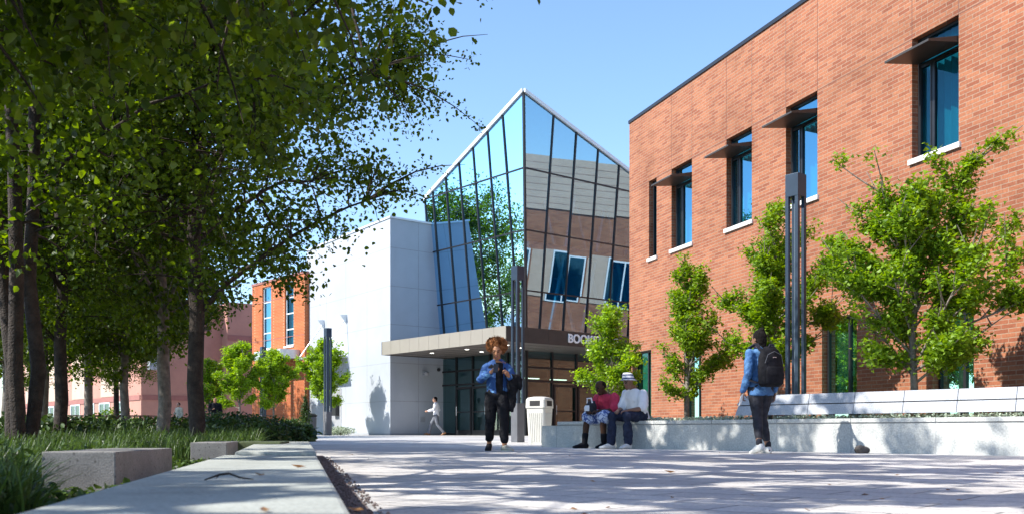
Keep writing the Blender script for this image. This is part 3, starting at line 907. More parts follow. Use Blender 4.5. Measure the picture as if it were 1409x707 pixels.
# ------------------------------------------------------------------ light columns
def light_column(h):
    r = empty('light_column')
    w = .124
    rot = Matrix.Rotation(math.atan2(A.y, A.x), 4, 'Z')
    def bx(m, lo_, hi_):
        n0 = len(m.v); m.box(lo_, hi_)
        m.v[n0:] = [tuple(rot @ Vector(p)) for p in m.v[n0:]]
    m = MB(); bx(m, (-w, -w, 0), (w, w, 1.0)); m.build('base', M['lampbase'], r, bevel=.006)
    for sx_ in (-1, 1):
        for sy_ in (-1, 1):
            m = MB(); x0, y0 = sx_ * (w - .031), sy_ * (w - .031)
            bx(m, (x0 - .030, y0 - .030, 1.002), (x0 + .030, y0 + .030, h - .36)); m.build('post', M['lampm'], r)
    m = MB(); bx(m, (-w, -w, h - .358), (w, w, h)); m.build('cap', M['lampm'], r, bevel=.006)
    m = MB(); bx(m, (-.016, -.016, 1.0), (.016, .016, h - .36)); m.build('diffuser', M['lampin'], r)
    return r
lamp = light_column(4.5)
spots = [(712.5, 25.0, 0, 4.5, 'tall grey four post light column beside the woman with the phone'),
         (1095, 16.4, -.16, 4.76, 'tall grey light column behind the bench, against the red brick wall'),
         (451, 41.0, 0, 4.5, 'grey light column with a bright tree behind it, before the white building'),
         (362, 50.0, 0, 4.5, 'small far grey light column before the orange brick block'),
         (295, 57.0, 0, 4.3, 'farthest small light column, before the pink building behind bright trees')]
for i, (px, Z, z, h, lab) in enumerate(spots):
    o = lamp if i == 0 else copy_tree(lamp)
    g = G(px, Z); o.location = (g.x, g.y, g.z + z); o.scale = (1, 1, h / 4.5)
    tag(o, lab, 'street lamp', 'slim grey light columns around the plaza')

# ------------------------------------------------------------------ litter bins
def sq(c, h, z, r=.06):
    """rounded square ring, 20 points"""
    out = []
    for cx_, cy_, a0 in ((1, 1, 0), (-1, 1, 90), (-1, -1, 180), (1, -1, 270)):
        for k in range(5):
            a = R(a0 + 90 * k / 4)
            out.append((c[0] + cx_ * (h - r) + r * math.cos(a), c[1] + cy_ * (h - r) + r * math.sin(a), z))
    return out
def loft(m, rings):
    n = len(rings[0]); vs = [p for q in rings for p in q]; fs = []
    for i in range(len(rings) - 1):
        for k in range(n): fs.append((i * n + k, i * n + (k + 1) % n, (i + 1) * n + (k + 1) % n, (i + 1) * n + k))
    fs.append(tuple(range(n - 1, -1, -1))); fs.append(tuple(range((len(rings) - 1) * n, len(rings) * n)))
    return m.add(vs, fs)
g = G(742.5, 22.4)
r = empty('litter_bin', g, 0, 'cream square litter bin with fluted sides and dark openings', 'litter bin')
r.rotation_euler.z = R(-28); r.scale = (.86, .86, 1.0)
def lbuild(m, name, mt, par, **kw):       # geometry written in the bin's own frame
    MM = basis(r); m.v = [tuple(MM @ Vector(p)) for p in m.v]
    return m.build(name, mt, par, **kw)
m = loft(MB(), [sq((0, 0), .215, 0), sq((0, 0), .225, .03), sq((0, 0), .268, .78), sq((0, 0), .272, .82)]); body = lbuild(m, 'bin_body', M['bin'], r)
m = MB()
for a in range(4):
    ca, sa = math.cos(a * PI / 2), math.sin(a * PI / 2)
    for k in range(7):
        x = -.18 + .06 * k
        ks = x * .82
        q = []
        for (xx, hh, zz) in ((ks - .012, .225, .06), (ks + .012, .225, .06), (x + .014, .263, .72), (x - .014, .263, .72)):
            for o_ in (0.0, .016): q.append(((xx * ca + (hh + o_) * sa), (xx * sa - (hh + o_) * ca), zz))
        m.hexa([q[0], q[1], q[3], q[2]], [q[6], q[7], q[5], q[4]])
lbuild(m, 'rib', M['bin'], body)
m = loft(MB(), [sq((0, 0), .285, .825), sq((0, 0), .292, .84), sq((0, 0), .285, 1.02), sq((0, 0), .25, 1.065), sq((0, 0), .14, 1.09)]); hood = lbuild(m, 'hood', M['bin'], r)
m = MB()
for a in range(4):
    ca, sa = math.cos(a * PI / 2), math.sin(a * PI / 2)
    q = []
    for (xx, zz, hh) in ((-.15, .875, .2925), (.15, .875, .2925), (.15, .995, .2885), (-.15, .995, .2885)):
        for o_ in (-.02, .003): q.append((xx * ca + (hh + o_) * sa, xx * sa - (hh + o_) * ca, zz))
    m = MB(); m.hexa([q[0], q[2], q[4], q[6]], [q[1], q[3], q[5], q[7]])
    lbuild(m, 'opening', M['binhole'], hood)
g = G(426.5, 41.8)
r2 = empty('litter_bin', g, 0, 'small dark ribbed round bin at the foot of the white building', 'litter bin')
m = MB(); m.rings([((g.x, g.y, g.z + z), (q, 0, 0), (0, q, 0)) for z, q in ((0, .25), (.05, .27), (.75, .29), (.80, .27))], 16); bd_ = m.build('bin_body', M['lampbase'], r2)
m = MB(); m.rings([((g.x, g.y, g.z + z), (q, 0, 0), (0, q, 0)) for z, q in ((.80, .30), (.86, .31), (.93, .22), (.95, .08))], 16); m.build('lid', M['dark'], r2)

# ------------------------------------------------------------------ kerb slabs, blocks, small stones
def kerb(y0, y1, w0, w1, z, label):
    r = empty('concrete_kerb', (kx(y0) - w0 / 2, y0, 0), 0, label, 'kerb', 'low concrete kerb walls along the garden')
    m = MB(); n = 10
    for_ = [(kx(y0 + (y1 - y0) * k / n), y0 + (y1 - y0) * k / n) for k in range(n + 1)]
    lf = [(kx(y0 + (y1 - y0) * k / n) - (w0 + (w1 - w0) * k / n), y0 + (y1 - y0) * k / n + .06) for k in range(n + 1)]
    pts = for_ + lf[::-1]
    m.prism(pts, -.1, z)
    return m.build('slab', M['kerb'], r, bevel=.012)
kerb(0.25, 5.75, .60, .57, .16, 'nearest flat concrete kerb slab with sun stripes, beside the gravel strip')
kerb(5.765, 11.8, .50, .62, .178, 'farther concrete kerb slab running on to the walkway')
def block(px0, px1, Z0, Z1, pxb, z, m_, label):
    a, b = G(px0, Z0), G(px1, Z0); c = G(pxb, Z1)
    a.z = b.z = c.z = 0
    r = empty('concrete_block', a, 0, label, 'concrete block', 'concrete blocks edging the garden')
    m = MB(); d = c - b
    m.prism([(a.x, a.y), (b.x, b.y), (c.x, c.y), (a.x + d.x, a.y + d.y)], -.06, z)
    o = m.build('slab', M[m_], r, bevel=.006)
    return o
block(57, 159, 4.45, 5.45, 237, .208, 'block', 'big pitted concrete block nearest the camera in the dark garden')
block(262, 312, 8.4, 9.6, 330, .205, 'block', 'small grey concrete block behind the nearest one, beside the tree trunk')
block(314, 386, 9.4, 10.4, 398, .20, 'moss', 'dark mossy block beside the farther kerb slab')
block(150, 258, 9.6, 10.8, 262, .20, 'moss', 'mossy wide concrete block at the foot of the dark trunk')
def stone(name, p, r_, m_, label, cat, seed):
    m = MB(); m.ball((p.x, p.y, p.z + r_[2] * .7), r_, 16, 10)
    rg = random.Random(seed)
    v = []
    for q in m.v:
        n = noise.noise(Vector(q) * 9 + Vector((seed, 0, 0)))
        c = Vector((p.x, p.y, p.z)); v.append(tuple(c + (Vector(q) - c) * (1 + .35 * n)))
    m.v = v
    o = m.build(name, M[m_], None, smooth=True)
    return tag(o, label, cat)
q = pp(2.9, -.16, 0)
k = (1187 - CX) / F
tq = (PR.x - .12 - k * (PR.y - .1)) / (-( -A.x) * 1 + k * (-A.y)) if False else None
best = min((abs((pp(t / 100, -.15, 0).x / pp(t / 100, -.15, 0).y) - k), t / 100) for t in range(0, 900))[1]
stone('stone', pp(best, -.15, 0), (.095, .07, .065), 'rock', 'small dark stone lying at the foot of the planter wall', 'stone', 3)
# twig and dry leaves
m = MB(); c = P(312, 662, 1343 * (.3 - .16) / (662 - HY)); c.z = .166
m.tube([c + Vector((-.055, -.02, 0)), c + Vector((-.03, .03, .012)), c + Vector((0, .02, .016)), c + Vector((.04, -.01, .006)), c + Vector((.075, .0, 0))], [.002, .0035, .0035, .003, .0015], 6)
m.tube([c + Vector((-.03, .03, .012)), c + Vector((-.05, .07, .0))], [.0025, .001], 5)
tag(m.build('twig', M['bark'], None, smooth=True), 'short dark forked twig lying on the near kerb slab', 'twig')
def dry_leaf(p, s, rz, label, z):
    m = MB(); cr_, sr_ = math.cos(rz), math.sin(rz)
    pts = [(0, -1, .1), (.42, -.4, .25), (.5, .2, .12), (0, 1, .35), (-.5, .2, .28), (-.42, -.4, .12), (0, 0, 0)]
    vs = [(p.x + s * (a * cr_ - b * sr_), p.y + s * (a * sr_ + b * cr_), z + s * c_) for a, b, c_ in pts]
    m.add(vs, [(0, 1, 6), (1, 2, 6), (2, 3, 6), (3, 4, 6), (4, 5, 6), (5, 0, 6)])
    tag(m.build('dry_leaf', M['dryleaf'], None, fix=False), label, 'leaf', 'fallen dry leaves')
Zk = lambda y, z: F * (HC - z) / (y - HY)
dry_leaf(P(365, 704, Zk(704, .16)), .018, .4, 'orange dry leaf on the near kerb slab at the bottom edge', .162)
dry_leaf(P(489, 703, Zk(703, .16)), .016, 1.4, 'orange dry leaf on the right edge of the near kerb slab', .162)
dry_leaf(P(411, 643, Zk(643, .16)), .035, 2.4, 'brown dry leaf on the middle of the near kerb slab', .162)
dry_leaf(P(357, 654, Zk(654, .16)), .025, .9, 'small brown dry leaf near the twig on the kerb slab', .162)
dry_leaf(P(922, 651, Zk(651, .0)), .05, 2.0, 'curled dark leaf lying alone on the plaza paving', .008)

# ------------------------------------------------------------------ leaves and trees
def leaf_mesh(name, pos, size, rs, w=0.42, up=0.4, droop=0.3, aspect=1.0, fan=False):
    n_ = len(pos)
    nrm = rs.normal(size=(n_, 3)); nrm[:, 2] += up * 2
    nrm /= np.linalg.norm(nrm, axis=1)[:, None]
    t = rs.normal(size=(n_, 3)); t[:, 2] -= droop * 2
    t -= (t * nrm).sum(1)[:, None] * nrm
    t /= np.linalg.norm(t, axis=1)[:, None] + 1e-9
    b = np.cross(nrm, t)
    s = np.asarray(size).reshape(-1, 1) * np.ones((n_, 1))
    V = np.empty((n_, 6, 3))
    fold = nrm * s * 0.10
    if fan: l1, l2, w1, w2 = .35, 1.0, .22, .62
    else: l1, l2, w1, w2 = .28, .66, w * .92, w * .78
    V[:, 0] = pos
    V[:, 1] = pos + t * s * l1 + b * s * w1 + fold
    V[:, 2] = pos + t * s * l2 * (0.86 if fan else 1) + b * s * w2 + fold
    V[:, 3] = pos + t * s * (0.92 if fan else 1.0) - fold * .6
    V[:, 4] = pos + t * s * l2 * (0.86 if fan else 1) - b * s * w2 + fold
    V[:, 5] = pos + t * s * l1 - b * s * w1 + fold
    base = np.arange(n_)[:, None] * 6
    Fq = np.concatenate([base + np.array([0, 1, 2, 3]), base + np.array([0, 3, 4, 5])], axis=1).reshape(-1)
    me = bpy.data.meshes.new(name)
    me.vertices.add(n_ * 6); me.vertices.foreach_set('co', V.reshape(-1))
    me.loops.add(n_ * 8); me.loops.foreach_set('vertex_index', Fq.astype(np.int32))
    me.polygons.add(n_ * 2)
    me.polygons.foreach_set('loop_start', (np.arange(n_ * 2) * 4).astype(np.int32))
    me.update(calc_edges=True)
    return me

def big_tree(seed, H, tr, cc, cr, z0, twigs, per, ls, stems=1, lean=(0, 0), reach=(), thin=0.0, bark='bark', spread=.2):
    """broad shade tree at the origin; cc crown centre, cr crown radii, reach: extra long boughs [(end point, leaves)]"""
    rs = np.random.RandomState(seed); rg = random.Random(seed)
    root = empty('shade_tree')
    mb = MB(); limb_pts = []
    tops = []
    for sidx in range(stems):
        a = 2 * PI * sidx / stems + rg.random()
        off = Vector((math.cos(a), math.sin(a), 0)) * (0 if stems == 1 else tr * 1.5)
        pts, rad = [], []
        n = 11
        for i in range(n):
            f = i / (n - 1)
            w = Vector((rg.uniform(-1, 1), rg.uniform(-1, 1), 0)) * .06 * (f > 0)
            p = off * (1 + (f * 5 if stems > 1 else 0)) + Vector((lean[0] * f, lean[1] * f, H * .88 * f)) + w + Vector((math.sin(f * 4 + seed), math.cos(f * 3 + seed), 0)) * .10 * f
            pts.append(p); rad.append(tr * (1.28 if i == 0 else 1) * (1 - f) ** .7 * .95 + .012)
        pts.insert(1, pts[0].lerp(pts[1], .12)); rad.insert(1, tr * 1.02)
        mb.tube(pts, rad, 10)
        tops.append(pts)
        for q0, q1 in zip(pts[:-1], pts[1:]):
            for f in (0, .5):
                q = q0.lerp(q1, f)
                if q.z > z0 * .9: limb_pts.append((q, .02))
    nl = 22
    for i in range(nl):
        az = i * 2.4 + rg.uniform(-.4, .4); el = -0.75 + 1.55 * (i + .5) / nl
        d = Vector((math.cos(az) * math.cos(el), math.sin(az) * math.cos(el), math.sin(el)))
        e = Vector(cc) + Vector((d.x * cr[0], d.y * cr[1], d.z * cr[2])) * rg.uniform(.72, .95)
        st = tops[i % stems]
        hz = max(z0 + .2, min(H * .8, e.z - (Vector((e.x, e.y, 0)) - Vector((cc[0], cc[1], 0))).length * .55))
        s = min(st, key=lambda p: abs(p.z - hz))
        mid = s.lerp(e, .5) + Vector((rg.uniform(-.2, .2), rg.uniform(-.2, .2), .18 * (e - s).length))
        path = []
        for k in range(7):
            f = k / 6
            path.append(s * (1 - f) ** 2 + mid * 2 * f * (1 - f) + e * f * f + Vector((rg.uniform(-1, 1), rg.uniform(-1, 1), rg.uniform(-1, 1))) * .05 * (0 < k < 6))
        r0 = tr * .34 * (1 - .5 * s.z / H)
        mb.tube(path, [r0 * (1 - .85 * k / 6) + .005 for k in range(7)], 6)
        for q0, q1 in zip(path[1:-1], path[2:]):
            for f in (0, .5): limb_pts.append((q0.lerp(q1, f), .01))
    LP = np.array([tuple(p) for p, _ in limb_pts])
    leaves = []; sizes = []
    def twig(e, cnt, sp, size):
        j = int(np.argmin(((LP - np.array(e)) ** 2).sum(1) + 0.25 * np.maximum(0, LP[:, 2] - e[2]) ** 2))
        s = Vector(LP[j]); e = Vector(e)
        mid = s.lerp(e, .55) + Vector((rg.uniform(-.1, .1), rg.uniform(-.1, .1), .12 * (e - s).length))
        path = [s * (1 - f) ** 2 + mid * 2 * f * (1 - f) + e * f * f for f in (0, .25, .5, .75, 1)]
        mb.tube(path, [.016, .013, .010, .007, .003], 4, cap=False)
        P_ = np.array([tuple(p) for p in path])
        u = np.minimum(.999, .30 + .72 * rs.random_sample(cnt) ** .8) * 4
        i0 = u.astype(int); f = (u - i0)[:, None]
        pos = P_[i0] * (1 - f) + P_[np.minimum(4, i0 + 1)] * f
        pos = pos + rs.normal(size=(cnt, 3)) * sp * np.array([1, 1, .75])
        leaves.append(pos); sizes.append(size * (0.45 + .85 * rs.random_sample(cnt)))
    for k in range(twigs):
        d = rs.normal(size=3); d /= np.linalg.norm(d)
        rr = rs.random_sample() ** .42
        wob = 1 + .20 * noise.noise(Vector(d) * 2.2 + Vector((seed * 7.3, 0, 0)))
        e = np.array(cc) + d * np.array(cr) * rr * wob
        if e[2] < z0: e[2] = z0 + rs.random_sample() * .5
        if thin and noise.noise(Vector(e) * .9 + Vector((0, seed, 3))) < -thin: continue
        twig(tuple(e), int(per * rs.uniform(.6, 1.3)), spread, ls)
    for e, cnt in reach:
        # a bough of its own, then twiglets along it
        e = Vector(e); j = int(np.argmin(((LP - np.array(e)) ** 2).sum(1))); s = Vector(LP[j])
        path = [s.lerp(e, f) + Vector((0, 0, .15 * math.sin(f * PI))) for f in (0, .25, .5, .75, 1)]
        mb.tube(path, [.02, .015, .011, .007, .003], 5, cap=False)
        for p in range(cnt):
            f = rg.random() ** .7
            c = s.lerp(e, f) + Vector((0, 0, .15 * math.sin(f * PI)))
            pos = np.array(c) + rs.normal(size=(7, 3)) * .06
            leaves.append(pos); sizes.append(ls * (.45 + .45 * rs.random_sample(7)))
    mb.build('trunk', M[bark], root, smooth=True, fix=False)
    me = leaf_mesh('crown', np.concatenate(leaves), np.concatenate(sizes), rs, .44, .35, .35)
    link_mesh('crown', me, M['leaf_big'], root)
    return root

def ginkgo(seed, H, Rr, nl, z0, m_, skew=(0, 0), ls=.075, dens=1.0, gap=0.0, extra=()):
    rs = np.random.RandomState(seed); rg = random.Random(seed)
    root = empty('ginkgo_tree')
    mb = MB(); leaves = []; sizes = []
    tp = [Vector((math.sin(i * 1.3 + seed) * .03 * i / 4 + skew[0] * (i / 8) ** 1.5, math.cos(i * 1.7 + seed) * .03 * i / 4 + skew[1] * (i / 8) ** 1.5, H * .97 * i / 8)) for i in range(9)]
    mb.tube(tp, [.052 * (1 - i / 8) ** .8 + .008 for i in range(9)], 8)
    def at_(z):
        f = min(7.999, z / (H * .97) * 8); i = int(f)
        return tp[i].lerp(tp[i + 1], f - i)
    def spur(p, cnt, sp):
        pos = np.array(p) + rs.normal(size=(cnt, 3)) * sp * np.array([1, 1, .8])
        leaves.append(pos); sizes.append(ls * (.6 + .65 * rs.random_sample(cnt)))
    def branch(s, d, L, r, lvl):
        path = []
        bend = Vector((rg.uniform(-.25, .25), rg.uniform(-.25, .25), rg.uniform(.0, .35)))
        n = 6
        for k in range(n + 1):
            f = k / n
            path.append(s + d * L * f + bend * L * f * f * .5)
        mb.tube(path, [r * (1 - .8 * k / n) + .003 for k in range(n + 1)], 5, cap=False)
        m = int(L / .062)
        for k in range(m):
            f = (.22 if lvl == 0 else .1) + (.95 - .1) * k / max(1, m)
            if f > 1: break
            i = min(n - 1, int(f * n)); p = path[i].lerp(path[i + 1], f * n - i)
            if gap and noise.noise(p * 2.3 + Vector((seed, 1, 2))) < -gap: continue
            spur(p + Vector((rg.gauss(0, .03), rg.gauss(0, .03), rg.gauss(.02, .03))), int(dens * rg.randint(8, 15)), .060 + .03 * rg.random())
        if lvl == 0:
            for k in range(int(L * 4.5)):
                f = .3 + .65 * rg.random(); i = min(n - 1, int(f * n)); p = path[i].lerp(path[i + 1], f * n - i)
                dd = (d + Vector((rg.uniform(-1, 1), rg.uniform(-1, 1), rg.uniform(-.5, .9)))).normalized()
                branch(p, dd, L * rg.uniform(.22, .42), r * .5, 1)
    for i in range(nl):
        f = (i + .5) / nl
        z = z0 + (H * .92 - z0) * f
        az = i * 2.399 + rg.uniform(-.5, .5); el = R(rg.uniform(18, 50) + 18 * f)
        d = Vector((math.cos(az) * math.cos(el), math.sin(az) * math.cos(el), math.sin(el)))
        prof = (1 - f) ** .55 * (.70 + .30 * min(1, f * 5 + .3))
        L = Rr * max(.16, prof) * rg.uniform(.62, 1.22)
        branch(at_(z), d, L, .02 * (1 - .5 * f), 0)
    for z, d, L in extra: branch(at_(z), Vector(d).normalized(), L, .024, 0)
    for k in range(14): spur(at_(H * (.72 + .27 * k / 14)), int(9 * dens), .07)
    mb.build('trunk', M['bark_pale'], root, smooth=True, fix=False)
    me = leaf_mesh('crown', np.concatenate(leaves), np.concatenate(sizes), rs, .5, .7, .1, fan=True)
    link_mesh('crown', me, M[m_], root)
    return root

def put(o, loc, rz=0, s=1.0, label=None, cat='tree', group=None):
    o.location = loc; o.rotation_euler.z = rz
    o.scale = (s, s, s) if not isinstance(s, tuple) else s
    tag(o, label, cat, group)
    return o
def at_px(px, Z, z=None):
    g = G(px, Z)
    if z is not None: g.z = z
    return g
GG = 'young ginkgo trees in the planter'
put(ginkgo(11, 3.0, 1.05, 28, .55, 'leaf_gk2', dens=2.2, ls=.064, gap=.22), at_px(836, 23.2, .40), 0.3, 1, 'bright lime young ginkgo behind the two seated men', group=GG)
put(ginkgo(12, 3.9, 1.22, 28, .45, 'leaf_gk', dens=2.2, ls=.064, gap=.22), at_px(945, 21.4, .40), 1.2, 1, 'narrow young ginkgo with pale thin stem, left of the backpack wearer', group=GG)
gc = put(ginkgo(13, 4.25, 1.5, 34, .85, 'leaf_gk', dens=2.4, ls=.064, gap=.20), at_px(1068, 18.3, .40), 2.0, 1, 'dense young ginkgo behind the tall light column at the bench', group=GG)
put(ginkgo(14, 3.5, 1.75, 26, .55, 'leaf_gk', ls=.064, gap=.14, dens=2.4, extra=((1.7, (.45, .1, .9), 2.3), (1.6, (-.26, -.1, .95), 1.95), (1.2, (.9, -.2, .30), 1.7), (1.7, (-.9, .1, .40), 1.4), (1.1, (.75, .3, -.05), 1.5), (.9, (-.8, -.3, .1), 1.0), (.8, (.2, -.8, .2), 1.3))), at_px(1258, 14.5, .40), 0, 1, 'largest spreading young ginkgo above the long bench, at right', group=GG)
GF = 'bright young trees before the far buildings'
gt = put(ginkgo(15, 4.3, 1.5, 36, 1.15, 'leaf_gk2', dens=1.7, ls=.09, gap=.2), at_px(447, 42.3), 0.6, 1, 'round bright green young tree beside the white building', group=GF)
for px, Z, s, rz, lab in ((330, 46, 1.05, 2.2, 'bright green tree behind the dark clothed person, before the orange block'),
                          (376, 47.5, 1.0, 3.9, 'bright green tree just right of the small light column'),
                          (288, 51, .95, 5.1, 'far bright green tree between the trunk and the dark clothed person')):
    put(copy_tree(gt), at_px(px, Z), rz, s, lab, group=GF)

GS = 'big shade trees in the garden'
t0 = big_tree(21, 8.0, .14, (.75, .8, 4.25), (2.9, 2.9, 2.5), 1.95, 560, 210, .066, thin=.36, reach=[((2.6, .9, 2.75), 50), ((2.9, 1.5, 3.0), 40)])
put(t0, (-3.55, 4.4, 0), 0, 1, 'overhanging near tree with large leaves across the top left', group=GS)
t1 = big_tree(22, 10.0, .064, (0.3, 0, 6.0), (3.1, 3.1, 4.0), 1.9, 440, 160, .074, stems=3, thin=.30)
put(t1, at_px(30, 9.2, 0), .4, 1, 'dark tree with several stems at the left edge', group=GS)
t2 = big_tree(23, 10.6, .108, (0.2, 0, 6.2), (3.2, 3.0, 4.3), 1.9, 820, 190, .060, thin=.38,
              reach=[((3.7, -.3, 5.2), 26), ((3.8, .3, 4.5), 26), ((3.6, 0, 3.9), 26), ((3.9, .1, 5.7), 22), ((3.5, .4, 6.5), 24), ((3.2, -.4, 3.3), 22), ((3.9, 0, 6.1), 22), ((3.4, -.2, 7.0), 22)])
put(t2, at_px(274, 13.2, 0), 0, 1, 'tall dark trunk tree just behind the concrete blocks, leafy to the right', group=GS)
t3 = big_tree(24, 8.6, .115, (0, 0, 5.1), (3.2, 3.2, 3.3), 1.8, 420, 120, .09, thin=.28, bark='bark_pale')
put(t3, at_px(222, 17.0, 0), 1.0, 1, 'tree with mottled trunk just left of the dark trunk', group=GS)
for k, (src, px, Z, s, rz, lab) in enumerate((
        (t3, 120, 24, .92, 2.0, 'pale trunk tree farther back among the garden trees'),
        (t2, 80, 13.5, .80, 3.4, 'thin dark tree between the pale trunk and the stems at the left edge'),
        (t1, -60, 15, 1.0, 1.4, 'tree half outside the left edge of the photo'),
        (t3, 10, 30, 1.0, 4.0, 'far garden tree behind the stems at the left edge'),
        (t2, 160, 33, .85, 5.2, 'far garden tree behind the pale trunk'),
        (t3, 60, 20, .95, 2.9, 'low crowned garden tree behind the left stems'),
        (t3, 170, 20.5, .8, .2, 'low crowned garden tree behind the mottled trunk'),
        (t1, 40, 40, 1.0, 5.5, 'farthest garden tree, small between the stems at left'))):
    put(copy_tree(src), at_px(px, Z), rz, s, lab, group=GS)
# trees beside and behind the photographer whose shade falls on the plaza, and a tall one mirrored in the atrium
for src, x, y, s, rz, lab in ((t0, -3.9, 0.2, 1.0, 2.4, 'shade tree beside the photographer, outside the photo'),
                              (t0, -3.8, -4.0, 1.0, 1.1, 'shade tree behind the photographer, outside the photo'),
                              (t3, -25.5, 47.5, 1.75, .3, 'tall tree left of the white building, mirrored in the atrium')):
    put(copy_tree(src), (x, y, gz(y)), rz, s, lab, group=GS)

# gaps between the leaf masses: whole shafts open towards the sun, so that the paving below is dappled
SUN_EL = R(43)
SUN = Vector((-.955, -.296, 0)).normalized() * math.cos(SUN_EL) + UP * math.sin(SUN_EL)
CLEAR = [(at_px(686, 14.85, 0) + UP * 1.45, .42), (at_px(676, 14.85, 0) + UP * 1.1, .22), (at_px(1040, 13.3, 0) + UP * 1.2, .45), (at_px(668, 14.9, 0) + UP * .6, .18)]  # leaf-free tunnels cut towards the sun so it lights the two walkers
def open_gaps(o):
    cr = [c for c in o.children if c.name.startswith('crown')][0]
    me = cr.data
    n_ = len(me.vertices) // 6
    V = np.empty(n_ * 18, np.float32); me.vertices.foreach_get('co', V); V = V.reshape(n_, 6, 3)
    Mx = np.array(basis(cr))
    C = V[:, :4].mean(1) @ Mx[:3, :3].T + Mx[:3, 3]
    k = C[:, 2] / SUN.z
    gx, gy = C[:, 0] - SUN.x * k, C[:, 1] - SUN.y * k
    keep = np.ones(n_, bool)
    for i_ in range(n_):
        if gx[i_] < -3.2: continue
        q = Vector((gx[i_] * 1.15, gy[i_] * 1.15, 7.7))
        v = noise.noise(q) + .55 * noise.noise(q * 2.3) + .3 * noise.noise(q * 4.9)
        th_ = .07
        if gy[i_] < 7.5: th_ = -.01
        if gx[i_] < 0 and gy[i_] < 6: th_ = -.06
        if v > th_: keep[i_] = False
    for p, r_ in CLEAR:
        D = C - np.array(p); t_ = D @ np.array(SUN)
        dist = np.linalg.norm(D - t_[:, None] * np.array(SUN), axis=1)
        keep &= ~((dist < r_) & (t_ > 0))
    V = V[keep]; n2 = len(V)
    base = np.arange(n2)[:, None] * 6
    Fq = np.concatenate([base + np.array([0, 1, 2, 3]), base + np.array([0, 3, 4, 5])], axis=1).reshape(-1)
    m2 = bpy.data.meshes.new('crown')
    m2.vertices.add(n2 * 6); m2.vertices.foreach_set('co', V.reshape(-1))
    m2.loops.add(n2 * 8); m2.loops.foreach_set('vertex_index', Fq.astype(np.int32))
    m2.polygons.add(n2 * 2); m2.polygons.foreach_set('loop_start', (np.arange(n2 * 2) * 4).astype(np.int32))
    m2.update(calc_edges=True); m2.materials.append(M['leaf_big'])
    cr.data = m2
for o in [o for o in COL.objects if o.name.startswith('shade_tree') and -8 < o.location.y < 19 and o.location.x > -8.5]: open_gaps(o)

# ------------------------------------------------------------------ low planting
def blades(name, xy, h, m_, seed, w=.012, curl=.5):
    rs = np.random.RandomState(seed); n_ = len(xy)
    a = rs.random_sample(n_) * 2 * PI
    dirv = np.stack([np.cos(a), np.sin(a), np.zeros(n_)], 1); sd = np.stack([-np.sin(a), np.cos(a), np.zeros(n_)], 1)
    hh = np.asarray(h).reshape(-1, 1); cu_ = (rs.random_sample((n_, 1)) * curl + .08) * hh
    base = np.concatenate([xy, np.array([[gz(y)] for y in xy[:, 1]]) if m_ != 'sage' else np.full((n_, 1), .40)], 1)
    ww = w * (0.7 + .8 * rs.random_sample((n_, 1)))
    V = np.empty((n_, 6, 3))
    V[:, 0] = base - sd * ww; V[:, 1] = base + sd * ww
    mid = base + np.array([0, 0, 1]) * hh * .6 + dirv * cu_ * .35
    V[:, 2] = mid + sd * ww * .9; V[:, 3] = mid - sd * ww * .9
    tip = base + np.array([0, 0, 1]) * hh * (1 - .25 * cu_ / hh) + dirv * cu_
    V[:, 4] = tip + sd * ww * .25; V[:, 5] = tip - sd * ww * .25
    b0 = np.arange(n_)[:, None] * 6
    Fq = np.concatenate([b0 + np.array([0, 1, 2, 3]), b0 + np.array([3, 2, 4, 5])], 1).reshape(-1)
    me = bpy.data.meshes.new(name)
    me.vertices.add(n_ * 6); me.vertices.foreach_set('co', V.reshape(-1))
    me.loops.add(n_ * 8); me.loops.foreach_set('vertex_index', Fq.astype(np.int32))
    me.polygons.add(n_ * 2); me.polygons.foreach_set('loop_start', (np.arange(n_ * 2) * 4).astype(np.int32))
    me.update(calc_edges=True)
    return link_mesh(name, me, M[m_])
rs = np.random.RandomState(5)
def strew(n_, y0, y1, depth, pw_=1.0):
    y = y0 + (y1 - y0) * rs.random_sample(n_) ** pw_
    x = np.array([bed_right(v) for v in y]) - .32 - depth * rs.random_sample(n_) ** 1.3 * (0.25 + y / 12)
    return np.stack([x, y], 1)
def clump(xy, scale, seed):
    return np.array([noise.noise(Vector((p[0] * scale, p[1] * scale, seed))) for p in xy])
xy = strew(68000, 2.4, 20, 5.0, 1.5)
c = clump(xy, 1.1, 3.0)
keep = c > -.22
pxs = CX + F * xy[:, 0] / xy[:, 1]
keep &= ~((xy[:, 1] < 5.6) & (pxs > 38)) & ~((xy[:, 1] < 8.5) & (pxs > 165))
for (x0, x1, y0, y1) in ((-2.25, -1.75, 4.2, 5.6), (-2.85, -2.35, 8.2, 9.8), (-3.0, -2.2, 9.2, 10.6)):
    keep &= ~((xy[:, 0] > x0) & (xy[:, 0] < x1) & (xy[:, 1] > y0) & (xy[:, 1] < y1))
xy, c = xy[keep], c[keep]
hgt = (.14 + .16 * rs.random_sample(len(xy)) + .14 * np.maximum(0, c)) * np.clip(.72 + xy[:, 1] * .035, .7, 1.25)
tag(blades('garden_grass', xy, hgt, 'grass', 8, .0045, .8), kind='stuff')
